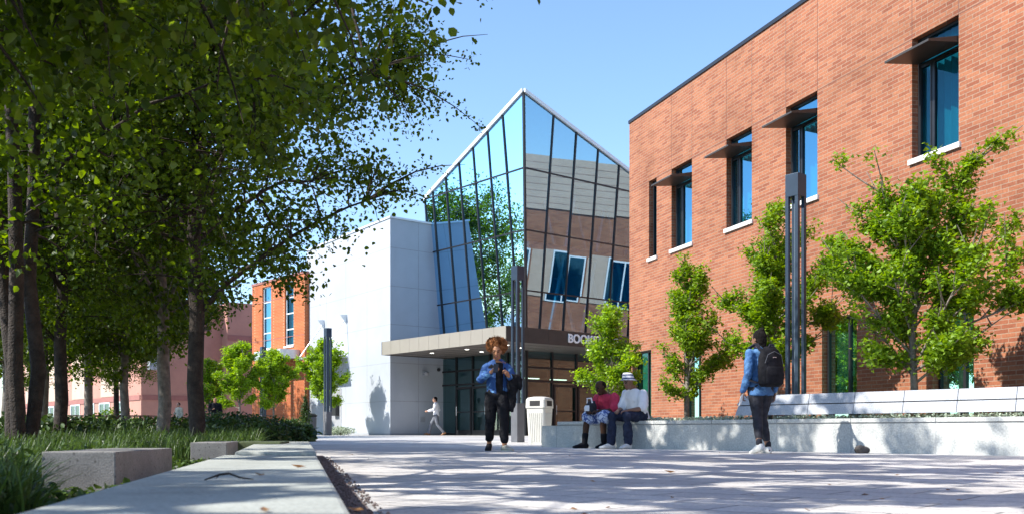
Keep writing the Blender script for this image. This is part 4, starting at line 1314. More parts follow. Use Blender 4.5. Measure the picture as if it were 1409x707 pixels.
# leafy ground cover between the blades
xy = strew(16000, 3.0, 26, 5.0, 1.2)
keep = clump(xy, .9, 9.0) > .02
pxs = CX + F * xy[:, 0] / xy[:, 1]
keep &= ~((xy[:, 1] < 5.6) & (pxs > 38)) & ~((xy[:, 1] < 8.5) & (pxs > 165))
for (x0, x1, y0, y1) in ((-2.25, -1.75, 4.2, 5.6), (-2.85, -2.35, 8.2, 9.8)):
    keep &= ~((xy[:, 0] > x0) & (xy[:, 0] < x1) & (xy[:, 1] > y0) & (xy[:, 1] < y1))
xy = xy[keep]
pos = np.concatenate([xy, (.04 + .20 * rs.random_sample((len(xy), 1)))], 1)
tag(link_mesh('ground_cover', leaf_mesh('ground_cover', pos, .025 + .035 * rs.random_sample(len(xy)), rs, .4, .8, 0), M['grass']), kind='stuff')
def shrub(px, Z, h, rad, m_, label, seed, n_=2600, ls=.06, spiky=False, cat='shrub', group='dark shrubs at the far end of the garden', zb=None):
    g = at_px(px, Z, zb); r_ = empty('garden_shrub', g, 0, label, cat, group)
    rs_ = np.random.RandomState(seed)
    m = MB(); rg = random.Random(seed)
    for k in range(9):
        a = rg.random() * 6.28
        m.tube([g, g + Vector((math.cos(a) * rad * .3, math.sin(a) * rad * .3, h * .5)), g + Vector((math.cos(a) * rad * .7, math.sin(a) * rad * .7, h * rg.uniform(.6, .95)))], [.015, .010, .004], 5, cap=False)
    m.build('stem', M['bark'], r_)
    d = rs_.normal(size=(n_, 3)); d /= np.linalg.norm(d, axis=1)[:, None]
    rr = rs_.random_sample((n_, 1)) ** .5
    wob = np.array([1 + .35 * noise.noise(Vector(q) * 2.4 + Vector((seed, 0, 0))) for q in d])[:, None]
    pos = d * rr * wob * np.array([rad, rad, h * .55]) + np.array([g.x, g.y, g.z + h * .48])
    pos[:, 2] = np.maximum(pos[:, 2], g.z + .02)
    if spiky:
        f = (pos[:, 2] - g.z) / h
        pos[:, :2] = np.array([g.x, g.y]) + (pos[:, :2] - np.array([g.x, g.y])) * (1.15 - f[:, None])
    me = leaf_mesh('foliage', pos, ls * (.6 + .7 * rs_.random_sample(n_)), rs_, .4, .5, .1)
    link_mesh('foliage', me, M[m_], r_)
sh_labels = ('wide dark shrub behind the dark trunk', 'dark shrub mass below the dark clothed person', 'dark shrub under the small light column',
             'dark shrub closest to the walkway beside the kerb end', 'dark shrub behind the mossy block', 'dark shrub left of the dark trunk foot',
             'low dark shrub under the pale trunk', 'dark shrub at the feet of the stems at the left edge')
for k, (px, Z, h, rad) in enumerate(((318, 20, .62, .9), (300, 26, .75, 1.0), (352, 23, .66, .9), (388, 23.5, .48, .55), (335, 16, .45, .8), (235, 19, .6, 1.1), (150, 19, .6, 1.3), (60, 14, .55, 1.0))):
    shrub(px, Z, h, rad, 'shrub', sh_labels[k], 40 + k, 3200, .075)
shrub(420, 40.5, 1.75, .36, 'shrub', 'narrow upright dark shrub before the orange block edge', 60, 1500, .07, True, group=None)
shrub(412, 26, .42, .45, 'shrub', 'spiky dark plant at the corner of the garden by the walkway', 61, 900, .16, False, group=None)
shrub(402, 38, .7, .6, 'grass', 'low green shrub at the foot of the orange block', 63, 1600, .08, False, group=None)
shrub(468, 43.3, .38, .7, 'sage', 'low pale shrub at the foot of the white building', 64, 1200, .07, False, group=None)
shrub(158, 40, 1.1, .9, 'leaf_gk', 'sunlit yellow green bush before the pink building windows', 62, 2600, .09, False, group=None)
# grey-green planting behind the bench
n_ = 26000
t = -4.8 + 13.0 * rs.random_sample(n_); d = .42 + 1.6 * rs.random_sample(n_) ** 1.5
xy = np.stack([PR.x - A.x * t + B.x * d, PR.y - A.y * t + B.y * d], 1)
keep = (clump(xy, 2.2, 5.0) > -.18) & ((xy[:, 0] * -fn.x + xy[:, 1] * -fn.y) < D_FAC - .15)
xy = xy[keep]
pos = np.concatenate([xy, (.41 + .13 * rs.random_sample((len(xy), 1)))], 1)
tag(link_mesh('sage_planting', leaf_mesh('sage_planting', pos, .02 + .03 * rs.random_sample(len(xy)), rs, .4, .7, 0), M['sage']), kind='stuff')

m = MB(); pts = [P(52, 648, 3.9), P(45, 662, 3.7), P(36, 676, 3.5), P(24, 692, 3.3), P(10, 706, 3.1)]
m.tube(pts, [.004, .0045, .005, .005, .005], 6); tag(m.build('irrigation_tube', M['whitecl'], None, smooth=True), 'thin white tube bending out of the grass at the lower left corner', 'tube')
xy = strew(9000, 2.4, 9, 2.6, 1.0)
keep = np.ones(len(xy), bool)
for (x0, x1, y0, y1) in ((-2.25, -1.75, 4.2, 5.6), (-2.85, -2.35, 8.2, 9.8)):
    keep &= ~((xy[:, 0] > x0) & (xy[:, 0] < x1) & (xy[:, 1] > y0) & (xy[:, 1] < y1))
xy = xy[keep]
pos = np.concatenate([xy, (.01 + .06 * rs.random_sample((len(xy), 1)))], 1)
tag(link_mesh('soil_cover', leaf_mesh('soil_cover', pos, .02 + .03 * rs.random_sample(len(xy)), rs, .45, .9, 0), M['grass']), kind='stuff')
m = MB(); rg = random.Random(77)
for k in range(1500):
    y = 1.6 + 9.5 * rg.random(); x = kx(y) + rg.uniform(-.02, .22); r_ = rg.uniform(.004, .013)
    c = Vector((x, y, .006 + r_ * .4)); a = rg.random() * 6
    u1, u2 = Vector((math.cos(a), math.sin(a), 0)) * r_, Vector((-math.sin(a), math.cos(a), 0)) * r_ * .7
    m.add([c + u1, c + u2, c - u1, c - u2, c + UP * r_ * .7, c - UP * r_ * .5], [(0, 1, 4), (1, 2, 4), (2, 3, 4), (3, 0, 4), (1, 0, 5), (2, 1, 5), (3, 2, 5), (0, 3, 5)])
tag(m.build('gravel', M['gravel'], None, fix=False), kind='stuff')
m = MB(); rg = random.Random(31)
for k in range(60):
    y = 3.2 + 12 * rg.random() ** 1.5; x = kx(y) + .3 + 6.5 * rg.random(); r_ = rg.uniform(.006, .022)
    c = Vector((x, y, .006)); a = rg.random() * 6
    u1, u2 = Vector((math.cos(a), math.sin(a), 0)) * r_, Vector((-math.sin(a), math.cos(a), 0)) * r_ * rg.uniform(.3, .7)
    m.add([c + u1, c + u2 + UP * r_ * .4, c - u1 + UP * r_ * .2, c - u2], [(0, 1, 2), (0, 2, 3)])
tag(m.build('leaf_litter', M['dryleaf'], None, fix=False), kind='stuff')
# picnic tables far left in the garden
def picnic():
    r_ = empty('picnic_table')
    for x in (-.24, 0, .24): MB().box((x - .11, -.9, .70), (x + .11, .9, .74)).build('table_top', M['wood'], r_)
    for s in (-1, 1): MB().box((s * .62 - .13, -.9, .42), (s * .62 + .13, .9, .46)).build('seat', M['wood'], r_)
    for y in (-.6, .6):
        for s in (-1, 1):
            MB().tube([(s * .62, y, 0), (s * .2, y, .70)], .045, 6).build('leg', M['wood'], r_)
        MB().box((-.66, y - .03, .36), (.66, y + .03, .42)).build('crossbar', M['wood'], r_)
    return r_
p0 = picnic()
for k, (px, Z, rz, lab) in enumerate(((133, 30, 1.2, 'brown picnic table beside the pale trunk'), (172, 31.5, 1.5, 'brown picnic table between the pale trunk and the mottled trunk'))):
    o = p0 if k == 0 else copy_tree(p0)
    g = at_px(px, Z); o.location = g; o.rotation_euler.z = rz; tag(o, lab, 'picnic table', 'picnic tables in the garden')

# ------------------------------------------------------------------ people
def limb(mb, pts, rad, n=12):
    """tapered limb with rounded ends"""
    pts = [Vector(p) for p in pts]
    a = (pts[0] - pts[1]).normalized(); b = (pts[-1] - pts[-2]).normalized()
    P_ = [pts[0] + a * rad[0] * .8, pts[0] + a * rad[0] * .45]; R_ = [rad[0] * .45, rad[0] * .85]
    # extra rings between joints keep the taper smooth
    for i in range(len(pts)):
        P_.append(pts[i]); R_.append(rad[i])
    P_ += [pts[-1] + b * rad[-1] * .45, pts[-1] + b * rad[-1] * .8]; R_ += [rad[-1] * .85, rad[-1] * .45]
    mb.tube(P_, R_, n)
    for i in range(1, len(pts) - 1): mb.ball(pts[i], rad[i] * 1.0, 12, 8)
    return mb

def fuse(mb, voxel, smooth=4, wrinkle=0.0, wscale=14.0, seed=0):
    """one continuous surface from overlapping solids"""
    me = mb.mesh('tmp')
    bm = bmesh.new(); bm.from_mesh(me); bmesh.ops.recalc_face_normals(bm, faces=bm.faces); bm.to_mesh(me); bm.free()
    o = bpy.data.objects.new('tmp', me); COL.objects.link(o)
    md = o.modifiers.new('r', 'REMESH'); md.mode = 'VOXEL'; md.voxel_size = voxel
    dg = bpy.context.evaluated_depsgraph_get()
    out = bpy.data.meshes.new_from_object(o.evaluated_get(dg))
    bpy.data.objects.remove(o); bpy.data.meshes.remove(me)
    bm = bmesh.new(); bm.from_mesh(out)
    for _ in range(smooth): bmesh.ops.smooth_vert(bm, verts=bm.verts, factor=.5, use_axis_x=True, use_axis_y=True, use_axis_z=True)
    if wrinkle:
        bm.normal_update()
        for v in bm.verts:
            q = v.co
            k = noise.noise(Vector((q.x * wscale, q.y * wscale, q.z * wscale * .8)) + Vector((seed, 0, 0))) + .5 * noise.noise(q * wscale * 2.3)
            v.co = q + v.normal * k * wrinkle
    bm.to_mesh(out); bm.free()
    return out

def hand(mb, wrist, d, n, side, curl=.5, sc=1.0):
    """palm and five fingers: d towards the fingers, n out of the palm, side: +1/-1 where the thumb sits"""
    w_ = Vector(wrist); d = Vector(d).normalized(); n = Vector(n); n = (n - d * n.dot(d)).normalized(); l = d.cross(n) * side
    mb.rings([(w_ - d * .02 * sc, l * .024 * sc, n * .020 * sc), (w_ + d * .02 * sc, l * .032 * sc, n * .017 * sc), (w_ + d * .06 * sc, l * .041 * sc, n * .015 * sc), (w_ + d * .095 * sc, l * .040 * sc, n * .012 * sc)], 12)
    for i, L in enumerate((.070, .079, .073, .056)):
        p = w_ + d * .088 * sc + l * (.030 - .020 * i) * sc
        pts = [p]; a = curl * .5
        for seg in (.42, .33, .25):
            dd = d * math.cos(a) + n * math.sin(a)
            pts.append(pts[-1] + dd * L * seg * sc); a += curl * .9
        limb(mb, pts, [.0095 * sc, .0090 * sc, .0082 * sc, .0072 * sc], 8)
    p = w_ + d * .028 * sc + l * .026 * sc
    t1 = (d * .62 + l * .70 + n * .35).normalized(); t2 = (d * .85 + l * .25 + n * (.35 + curl * .4)).normalized()
    limb(mb, [p, p + t1 * .036 * sc, p + t1 * .036 * sc + t2 * .030 * sc, p + t1 * .036 * sc + t2 * .052 * sc], [.014 * sc, .0115 * sc, .010 * sc, .008 * sc], 8)

def foot(mb, ankle, toe, r=1.0, up=0.0, L=.24, hgt=None):
    """shoe or foot along `toe` from the heel; up tips the heel"""
    a = Vector(ankle); t = Vector(toe).normalized(); s = t.cross(UP).normalized(); u = s.cross(t)
    h = a - t * .055 - UP * 0.0
    base = a.copy(); 
    zb = a.z - .085
    c = lambda f, z: Vector((a.x, a.y, 0)) - t * .06 + t * L * f + UP * z if False else a - t * .06 + t * L * f + u * (z - .085)
    mb.rings([(c(-.05, .035), s * .020 * r, u * .028 * r), (c(.04, .042), s * .034 * r, u * .042 * r), (c(.25, .050), s * .040 * r, u * .050 * r), (c(.5, .040), s * .044 * r, u * .040 * r),
              (c(.75, .028), s * .048 * r, u * .028 * r), (c(.95, .022), s * .038 * r, u * .020 * r), (c(1.03, .018), s * .018 * r, u * .012 * r)], 14)
    return mb

def head(mb, c, fwd, up, s=1.0, ears=True):
    c = Vector(c); f = Vector(fwd).normalized(); u = Vector(up); u = (u - f * u.dot(f)).normalized(); l = u.cross(f)
    rot = Matrix((l, -f, u)).transposed()
    mb.ball(c + u * .025 * s - f * .008 * s, (.074 * s, .092 * s, .092 * s), 18, 12, rot)
    mb.rings([(c + u * (-.118 * s) + f * .055 * s, l * .022 * s, f * .020 * s), (c + u * (-.095 * s) + f * .040 * s, l * .044 * s, f * .046 * s), (c + u * (-.05 * s) + f * .022 * s, l * .060 * s, f * .066 * s),
              (c + f * .01 * s, l * .070 * s, f * .082 * s), (c + u * .05 * s, l * .070 * s, f * .080 * s)], 16)
    # nose, brow, lips, ears
    mb.rings([(c + u * .022 * s + f * .088 * s, l * .008 * s, f * .006 * s), (c - u * .008 * s + f * .100 * s, l * .011 * s, f * .012 * s), (c - u * .028 * s + f * .104 * s, l * .017 * s, f * .014 * s), (c - u * .038 * s + f * .092 * s, l * .014 * s, f * .010 * s)], 8)
    mb.ball(c - u * .062 * s + f * .086 * s, (.024 * s, .012 * s, .011 * s), 10, 6, rot)
    mb.ball(c + u * .034 * s + f * .080 * s, (.052 * s, .012 * s, .009 * s), 10, 6, rot)
    if ears:
        for k in (-1, 1): mb.ball(c + l * k * .076 * s - f * .006 * s - u * .005 * s, (.010 * s, .020 * s, .032 * s), 8, 6, rot)
    return l, f, u

def paint_face(me, c, fwd, up, eye_i, lip_i, s=1.0):
    """eyes, brows and lips as material regions of the continuous body mesh"""
    c = Vector(c); f = Vector(fwd).normalized(); u = Vector(up); u = (u - f * u.dot(f)).normalized(); l = u.cross(f)
    for p in me.polygons:
        q = p.center - c
        x, y, z = q.dot(l) / s, q.dot(f) / s, q.dot(u) / s
        if y < .04: continue
        if abs(abs(x) - .031) < .015 and abs(z - .010) < .0075: p.material_index = eye_i
        elif abs(abs(x) - .032) < .020 and abs(z - .036) < .005: p.material_index = eye_i
        elif abs(x) < .025 and abs(z + .062) < .010 and y > .06: p.material_index = lip_i

def make_person(name_label, loc, rz, J, skin, voxel=.007, build='f', group=None):
    """continuous body from joints J (own frame, facing -Y)"""
    r_ = empty('person', (0, 0, 0), 0, name_label, 'person', group)
    mb = MB()
    k = J.get('k', 1.0)
    hd, f, u = J['head'], J['face'], J.get('hup', (0, 0, 1))
    head(mb, hd, f, u, J.get('hs', 1.0))
    limb(mb, [J['neck'], Vector(hd) + Vector(u) * -.06 - Vector(f).normalized() * .02], [.056 * k, .052])
    torso = []
    for c, a, b in J['torso']: torso.append((c, (a, 0, 0) if not isinstance(a, tuple) else a, (0, b, 0) if not isinstance(b, tuple) else b))
    mb.rings(torso, 18)
    for s in 'RL':
        sh, el, wr = J['sh' + s], J['el' + s], J['wr' + s]
        limb(mb, [sh, Vector(sh).lerp(Vector(el), .5), el, Vector(el).lerp(Vector(wr), .35), wr], [.058 * k, .049 * k, .040 * k, .040 * k, .027 * k])
        hp, kn, an = J['hp' + s], J['kn' + s], J['an' + s]
        limb(mb, [hp, Vector(hp).lerp(Vector(kn), .45), kn, Vector(kn).lerp(Vector(an), .32), an], [.092 * k, .078 * k, .055 * k, .055 * k, .036 * k])
        foot(mb, an, J['toe' + s], .88)
        hdn = J['hand' + s]
        hand(mb, wr, hdn[0], hdn[1], hdn[2], hdn[3])
    me = fuse(mb, voxel, 2)
    for m_ in (M['eye'], M['lip']): pass
    me.materials.append(M[skin]); me.materials.append(M['eye']); me.materials.append(M['lip'])
    paint_face(me, hd, f, u, 1, 2, J.get('hs', 1.0))
    o = bpy.data.objects.new('body', me); COL.objects.link(o); o.parent = r_
    me.polygons.foreach_set('use_smooth', [True] * len(me.polygons))
    return r_

def garment(r_, name, mb, m_, voxel=.009, smooth=5, wrinkle=.006, wscale=11, seed=0):
    me = fuse(mb, voxel, smooth, wrinkle * 1.6, wscale * 1.2, seed)
    return link_mesh(name, me, M[m_], r_, True, local=True)

def sleeves(mb, J, add, upto=1.0, sides='RL', cuff=0.0):
    for s in sides:
        sh, el, wr = Vector(J['sh' + s]), Vector(J['el' + s]), Vector(J['wr' + s])
        k = J.get('k', 1)
        if upto <= .5:
            e = sh.lerp(el, upto * 2)
            limb(mb, [sh, sh.lerp(e, .5), e], [(.060 + add) * k, (.058 + add * 1.1) * k, (.056 + add * 1.3) * k])
        else:
            w = el.lerp(wr, (upto - .5) * 2)
            limb(mb, [sh, sh.lerp(el, .5), el, el.lerp(w, .5), w], [(.060 + add) * k, (.055 + add) * k, (.046 + add) * k, (.044 + add * 1.0) * k, (.036 + add * .8) * k])

def trouser(mb, J, add, upto=1.0, sides='RL', flare=1.0):
    k = J.get('k', 1)
    for s in sides:
        hp, kn, an = Vector(J['hp' + s]), Vector(J['kn' + s]), Vector(J['an' + s])
        if upto <= .5:
            e = hp.lerp(kn, upto * 2)
            limb(mb, [hp, hp.lerp(e, .5), e], [(.096 + add) * k, (.086 + add * 1.3) * k, (.072 + add * 1.9) * k])
        else:
            w = kn.lerp(an, (upto - .5) * 2)
            limb(mb, [hp, hp.lerp(kn, .5), kn, kn.lerp(w, .4), w], [(.095 + add) * k, (.080 + add) * k, (.059 + add) * k, (.058 + add) * k, (.041 + add * flare) * k])

def shells(mb, rings):
    mb.rings([(c, (a, 0, 0) if not isinstance(a, tuple) else a, (0, b, 0) if not isinstance(b, tuple) else b) for c, a, b in rings], 20)

def finish(r_, loc, rz, s=1.0):
    r_.location = loc; r_.rotation_euler.z = rz; r_.scale = (s, s, s)

def held(o_or_root, person):
    """place a thing written in the person's frame; it stays a top-level thing of its own"""
    o_or_root.location = person.location; o_or_root.rotation_euler = person.rotation_euler; o_or_root.scale = person.scale

# --- 1. woman with auburn afro, looking at her phone, walking towards the camera
J = dict(head=(-.005, -.045, 1.515), face=(-.05, -1, -.30), hup=(0, 0, 1), neck=(0, .005, 1.385), hs=.98,
    torso=[((0, .02, .80), .12, .085), ((0, .01, .88), .158, .105), ((0, 0, 1.02), .122, .085), ((0, 0, 1.16), .140, .098), ((0, .0, 1.27), .155, .095), ((0, .01, 1.35), .135, .070), ((0, .01, 1.39), .065, .05)],
    shR=(-.150, .01, 1.275), elR=(-.255, -.04, 1.09), wrR=(-.09, -.235, 1.19), handR=((.75, -.35, .55), (.35, .3, -.2), 1, .9),
    shL=(.150, .01, 1.275), elL=(.255, -.02, 1.09), wrL=(.185, -.20, 1.125), handL=((-.55, -.45, .7), (-.5, .4, -.1), -1, 1.0),
    hpR=(-.085, .01, .85), knR=(-.105, .03, .47), anR=(-.125, .16, .115), toeR=(-.15, -1, -.38),
    hpL=(.085, 0, .85), knL=(.105, -.12, .47), anL=(.115, -.13, .088), toeL=(.62, -.78, .0))
g = G(684, 14.9)
w1 = make_person('person with auburn afro in a blue jacket looking down at a phone', None, 0, J, 'skin_a', .006)
mb = MB(); shells(mb, [((0, .01, .86), .168, .118), ((0, 0, .98), .160, .115), ((0, 0, 1.10), .166, .125), ((0, 0, 1.22), .174, .125), ((0, .01, 1.31), .166, .108), ((0, .015, 1.365), .118, .085), ((0, .02, 1.405), .070, .065)])
# open front: the jacket is a shell whose front panels stop short of the middle
sleeves(mb, J, .017, .93)
jk = garment(w1, 'jacket', mb, 'denim', .008, 5, .008, 10, 2)
bm = bmesh.new(); bm.from_mesh(jk.data)
kill = [v for v in bm.verts if v.co.y < -.055 and -.015 - (v.co.z - 1.1) * .02 < v.co.x < .09 and v.co.z < 1.42 and (v.co - Vector(J['wrR'])).length > .10 and (v.co - Vector(J['wrL'])).length > .10 and v.co.y > -.16]
bmesh.ops.delete(bm, geom=kill, context='VERTS'); bm.to_mesh(jk.data); bm.free()
mb = MB(); shells(mb, [((0, .0, .84), .160, .108), ((0, 0, 1.0), .150, .107), ((0, 0, 1.16), .158, .117), ((0, 0, 1.26), .165, .113), ((0, .005, 1.325), .14, .09), ((0, .01, 1.352), .09, .07)])
garment(w1, 'top', mb, 'black', .009, 4, .004, 12, 5)
mb = MB(); shells(mb, [((0, .015, .80), .155, .115), ((0, .01, .88), .166, .116), ((0, .005, .96), .150, .106)]); trouser(mb, J, .018, .90, flare=1.3)
garment(w1, 'trousers', mb, 'black', .009, 4, .007, 12, 7)
mb = MB()
for k in range(70):
    rg = random.Random(k)
    d = Vector((rg.gauss(0, 1), rg.gauss(0, 1), rg.gauss(0, 1))).normalized()
    c = Vector((-.005, .018, 1.605)) + Vector((d.x * .124, d.y * .104, d.z * .094 + .008))
    if c.y < -.075 and c.z < 1.60: continue
    mb.ball(c, .042 + .012 * rg.random(), 8, 6)
hr = garment(w1, 'hair', mb, 'afro', .009, 1, .014, 42, 1)
# loose curls standing off the outline
mb = MB(); rg = random.Random(9)
for k in range(420):
    d = Vector((rg.gauss(0, 1), rg.gauss(0, 1), rg.gauss(0, 1) + .3)).normalized()
    c = Vector((-.005, .018, 1.605)) + Vector((d.x * .154, d.y * .137, d.z * .126 + .008))
    if c.y < -.07 and c.z < 1.60: continue
    e = c + d * rg.uniform(.012, .034) + Vector((rg.gauss(0, .008), rg.gauss(0, .008), rg.gauss(0, .008)))
    mb.tube([c - d * .02, c, e], [.004, .0035, .0015], 4, cap=False)
c_ = mb.build('curl', M['afro'], None, fix=False); c_.parent = hr
for s, m_ in (('R', 'black'), ('L', 'khaki')):
    mb = MB(); foot(mb, J['an' + s], J['toe' + s], 1.12, L=.255); garment(w1, 'shoe', mb, m_, .007, 3, .002, 20, 3)
    t = Vector(J['toe' + s]).normalized(); sd = t.cross(UP).normalized(); u_ = sd.cross(t); a = Vector(J['an' + s])
    mb = MB(); mb.rings([(a - t * .062 + t * .255 * f - u_ * (.085), sd * w_, t * .03 if False else u_ * .016) for f, w_ in ((-.06, .025), (.05, .044), (.4, .050), (.75, .055), (1.0, .036))], 12)
    garment(w1, 'sole', mb, 'sole', .006, 2, 0)
finish(w1, g, 0, 1.0)
# phone and coat
mb = MB(); pc_ = Vector((-.015, -.30, 1.245)); pu = Vector((.10, .45, .88)).normalized(); pw_ = Vector((1, -.08, -.05)).normalized(); pn_ = pu.cross(pw_)
mb.obox(pc_ - pw_ * .037 - pu * .075 - pn_ * .004, pw_ * .074, pu * .15, pn_ * .009)
ph = mb.build('smartphone', M['phone'], None, bevel=.003); held(ph, w1); tag(ph, 'black smartphone in the hand of the afro haired person', 'phone')
mb = MB()
mb.rings([((.20, -.10, 1.155), (.085, 0, 0), (0, .10, 0)), ((.235, -.09, 1.10), (.10, 0, 0), (0, .095, 0)), ((.25, -.08, 1.0), (.085, 0, 0), (0, .07, 0)), ((.235, -.07, .86), (.065, 0, 0), (0, .06, 0)), ((.22, -.07, .68), (.055, 0, 0), (0, .05, 0)), ((.215, -.07, .60), (.035, 0, 0), (0, .035, 0))], 16)
mb.rings([((.27, -.12, 1.16), (.06, 0, 0), (0, .07, 0)), ((.33, -.13, 1.09), (.055, 0, 0), (0, .06, 0)), ((.345, -.13, .98), (.035, 0, 0), (0, .04, 0)), ((.345, -.13, .92), (.018, 0, 0), (0, .02, 0))], 12)
me = fuse(mb, .010, 3, .016, 15, 4); ct = link_mesh('coat', me, M['black'], None, True); held(ct, w1); tag(ct, 'black coat draped over the arm of the afro haired person', 'coat')

# --- 2. walker with a backpack, seen from behind
J = dict(head=(.02, -.015, 1.555), face=(.35, -1, -.05), neck=(0, .01, 1.42), hs=1.0,
    torso=[((0, .02, .82), .125, .09), ((0, .01, .90), .165, .115), ((0, 0, 1.05), .125, .09), ((0, 0, 1.20), .145, .10), ((0, .0, 1.31), .16, .10), ((0, .01, 1.39), .135, .075), ((0, .01, 1.43), .065, .05)],
    shR=(-.170, .01, 1.36), elR=(-.222, .05, 1.08), wrR=(-.235, -.02, .845), handR=((-.02, -.12, -1), (1, 0, 0), -1, .5),
    shL=(.170, .01, 1.36), elL=(.225, .06, 1.08), wrL=(.240, -.06, .85), handL=((0, -.15, -1), (-1, 0, 0), 1, .7),
    hpR=(-.085, .01, .87), knR=(-.055, -.04, .48), anR=(-.105, .03, .088), toeR=(-.25, -1, 0),
    hpL=(.085, 0, .87), knL=(.060, .03, .48), anL=(.150, .20, .12), toeL=(.1, -1, -.30))
g = G(1046, 13.3)
w2 = make_person('person walking away in pale denim jacket and black backpack', None, 0, J, 'skin_d', .006)
mb = MB(); shells(mb, [((0, .02, .79), .185, .13), ((0, .01, .86), .18, .13), ((0, 0, 1.0), .158, .115), ((0, 0, 1.14), .160, .12), ((0, 0, 1.26), .172, .12), ((0, .01, 1.35), .165, .108), ((0, .015, 1.41), .12, .085), ((0, .015, 1.45), .07, .065)])
sleeves(mb, J, .012, .97); garment(w2, 'jacket', mb, 'denim2', .009, 5, .009, 10, 12)
mb = MB(); shells(mb, [((0, .015, .82), .16, .12), ((0, .01, .90), .17, .12), ((0, .005, .98), .155, .11)]); trouser(mb, J, .010, .87)
garment(w2, 'leggings', mb, 'charcoal', .008, 3, .003, 16, 13)
mb = MB(); mb.ball((.015, .012, 1.59), (.088, .103, .098), 18, 12); mb.ball((.01, .06, 1.53), (.072, .055, .075), 14, 9); mb.ball((.0, .075, 1.47), (.045, .035, .05), 12, 8); mb.ball((.01, .05, 1.675), (.045, .045, .035), 12, 8)
me = fuse(mb, .007, 2, .005, 40, 2)
bm = bmesh.new(); bm.from_mesh(me); fdir = Vector((.35, -1, -.05)).normalized(); hc_ = Vector((.02, -.015, 1.555))
bmesh.ops.delete(bm, geom=[v for v in bm.verts if (v.co - hc_).dot(fdir) > .035 and v.co.z < 1.625], context='VERTS'); bm.to_mesh(me); bm.free()
link_mesh('hair', me, M['hair'], w2, True, local=True)
for s in 'RL':
    mb = MB(); foot(mb, J['an' + s], J['toe' + s], 1.18, L=.26); sh_ = garment(w2, 'shoe', mb, 'sneaker', .007, 3, .002, 20, 3)
    mb = MB(); a = Vector(J['an' + s]); limb(mb, [a + UP * .015, a + UP * .055], [.043, .041]); garment(w2, 'sock', mb, 'charcoal', .007, 2, 0)
finish(w2, g, PI + .34, 1.0)
bp_ = empty('backpack'); 
mb = MB()
mb.rings([((0, .215, .90), (.12, 0, 0), (0, .075, 0)), ((0, .225, .93), (.155, 0, 0), (0, .105, 0)), ((0, .225, 1.10), (.162, 0, 0), (0, .115, 0)), ((0, .215, 1.28), (.152, 0, 0), (0, .100, 0)), ((0, .20, 1.38), (.115, 0, 0), (0, .075, 0)), ((0, .19, 1.425), (.06, 0, 0), (0, .045, 0))], 20)
me = fuse(mb, .009, 3, .004, 10, 8); bo = link_mesh('bag_body', me, M['black'], bp_, True)
mb = MB(); mb.rings([((0, .325, .935), (.115, 0, 0), (0, .03, 0)), ((0, .330, 1.05), (.125, 0, 0), (0, .038, 0)), ((0, .320, 1.14), (.112, 0, 0), (0, .03, 0)), ((0, .30, 1.175), (.07, 0, 0), (0, .02, 0))], 16)
me = fuse(mb, .008, 2, .002, 12, 3); link_mesh('front_pocket', me, M['black'], bp_, True)
for s in (-1, 1):
    mb = MB(); pts = [Vector((s * .09, .16, 1.37)), Vector((s * .105, .07, 1.47)), Vector((s * .115, -.06, 1.43)), Vector((s * .125, -.135, 1.28)), Vector((s * .15, -.10, 1.10)), Vector((s * .17, .05, .99)), Vector((s * .14, .15, .95))]
    for p, q in zip(pts[:-1], pts[1:]):
        d = (q - p); w = Vector((1, 0, 0)); nn = d.cross(w).normalized()
        mb.obox(p - w * .026 - nn * .006 - d * .04, w * .052, d * 1.08, nn * .012)
    mb.build('strap', M['charcoal'], bp_)
mb = MB(); mb.tube([(-.03, .235, 1.415), (-.02, .235, 1.45), (.02, .235, 1.45), (.03, .235, 1.415)], .008, 8); mb.build('top_handle', M['charcoal'], bp_)
mb = MB(); mb.obox((-.025, .309, 1.26), (.045, 0, 0), (0, .004, 0), (0, 0, .022)); mb.build('logo_patch', M['steel'], bp_)
mb = MB(); mb.tube([(-.12, .30, 1.20), (-.09, .318, 1.31), (0, .310, 1.355), (.09, .318, 1.31), (.12, .30, 1.20)], .004, 6); mb.build('zip', M['lampbase'], bp_)
for ch in bp_.children: ch.data.transform(Matrix.Translation((0, .02, -.03)) @ Matrix.Diagonal((1.16, 1.0, 1.03, 1)))
held(bp_, w2); tag(bp_, 'black backpack on the walker in pale denim', 'backpack')
mb = MB(); mb.obox((.25, -.10, .66), (.035, .012, -.02), (.02, .07, .03), (-.004, .035, .13)); pa_ = mb.build('paper_sheet', M['paper'], None); held(pa_, w2); tag(pa_, 'folded white paper in the hand of the backpack wearer', 'paper')

# --- 3, 4. two men sitting on the planter wall
def seat_pt(px, d):
    k = (px - CX) / F
    return min((abs(pp(t / 200, d, 0).x / pp(t / 200, d, 0).y - k), t / 200) for t in range(0, 1760))[1]
SEAT = 0.485
J = dict(head=(.01, -.30, 1.075), face=(-.12, -1, -.42), neck=(0, -.185, .965), hs=1.03, k=1.12,
    torso=[((0, .04, .49), .165, .12), ((0, .0, .56), .20, .15), ((0, -.05, .70), .19, .15), ((0, -.11, .84), .20, .14), ((0, -.155, .93), .17, .10), ((0, -.17, .98), .08, .06)],
    shR=(-.205, -.145, .90), elR=(-.275, -.21, .66), wrR=(-.13, -.42, .67), handR=((.6, -.6, -.1), (.3, 0, -1), -1, .8),
    shL=(.205, -.145, .90), elL=(.275, -.21, .66), wrL=(.11, -.43, .66), handL=((-.6, -.6, -.1), (-.3, 0, -1), 1, .8),
    hpR=(-.11, .0, .575), knR=(-.21, -.42, .545), anR=(-.215, -.47, .09), toeR=(-.25, -1, 0),
    hpL=(.11, .0, .575), knL=(.19, -.42, .545), anL=(.20, -.40, .09), toeL=(.2, -1, 0))
m1 = make_person('person in crimson tee and patterned shorts hunched on the planter wall', None, 0, J, 'skin_b', .009)
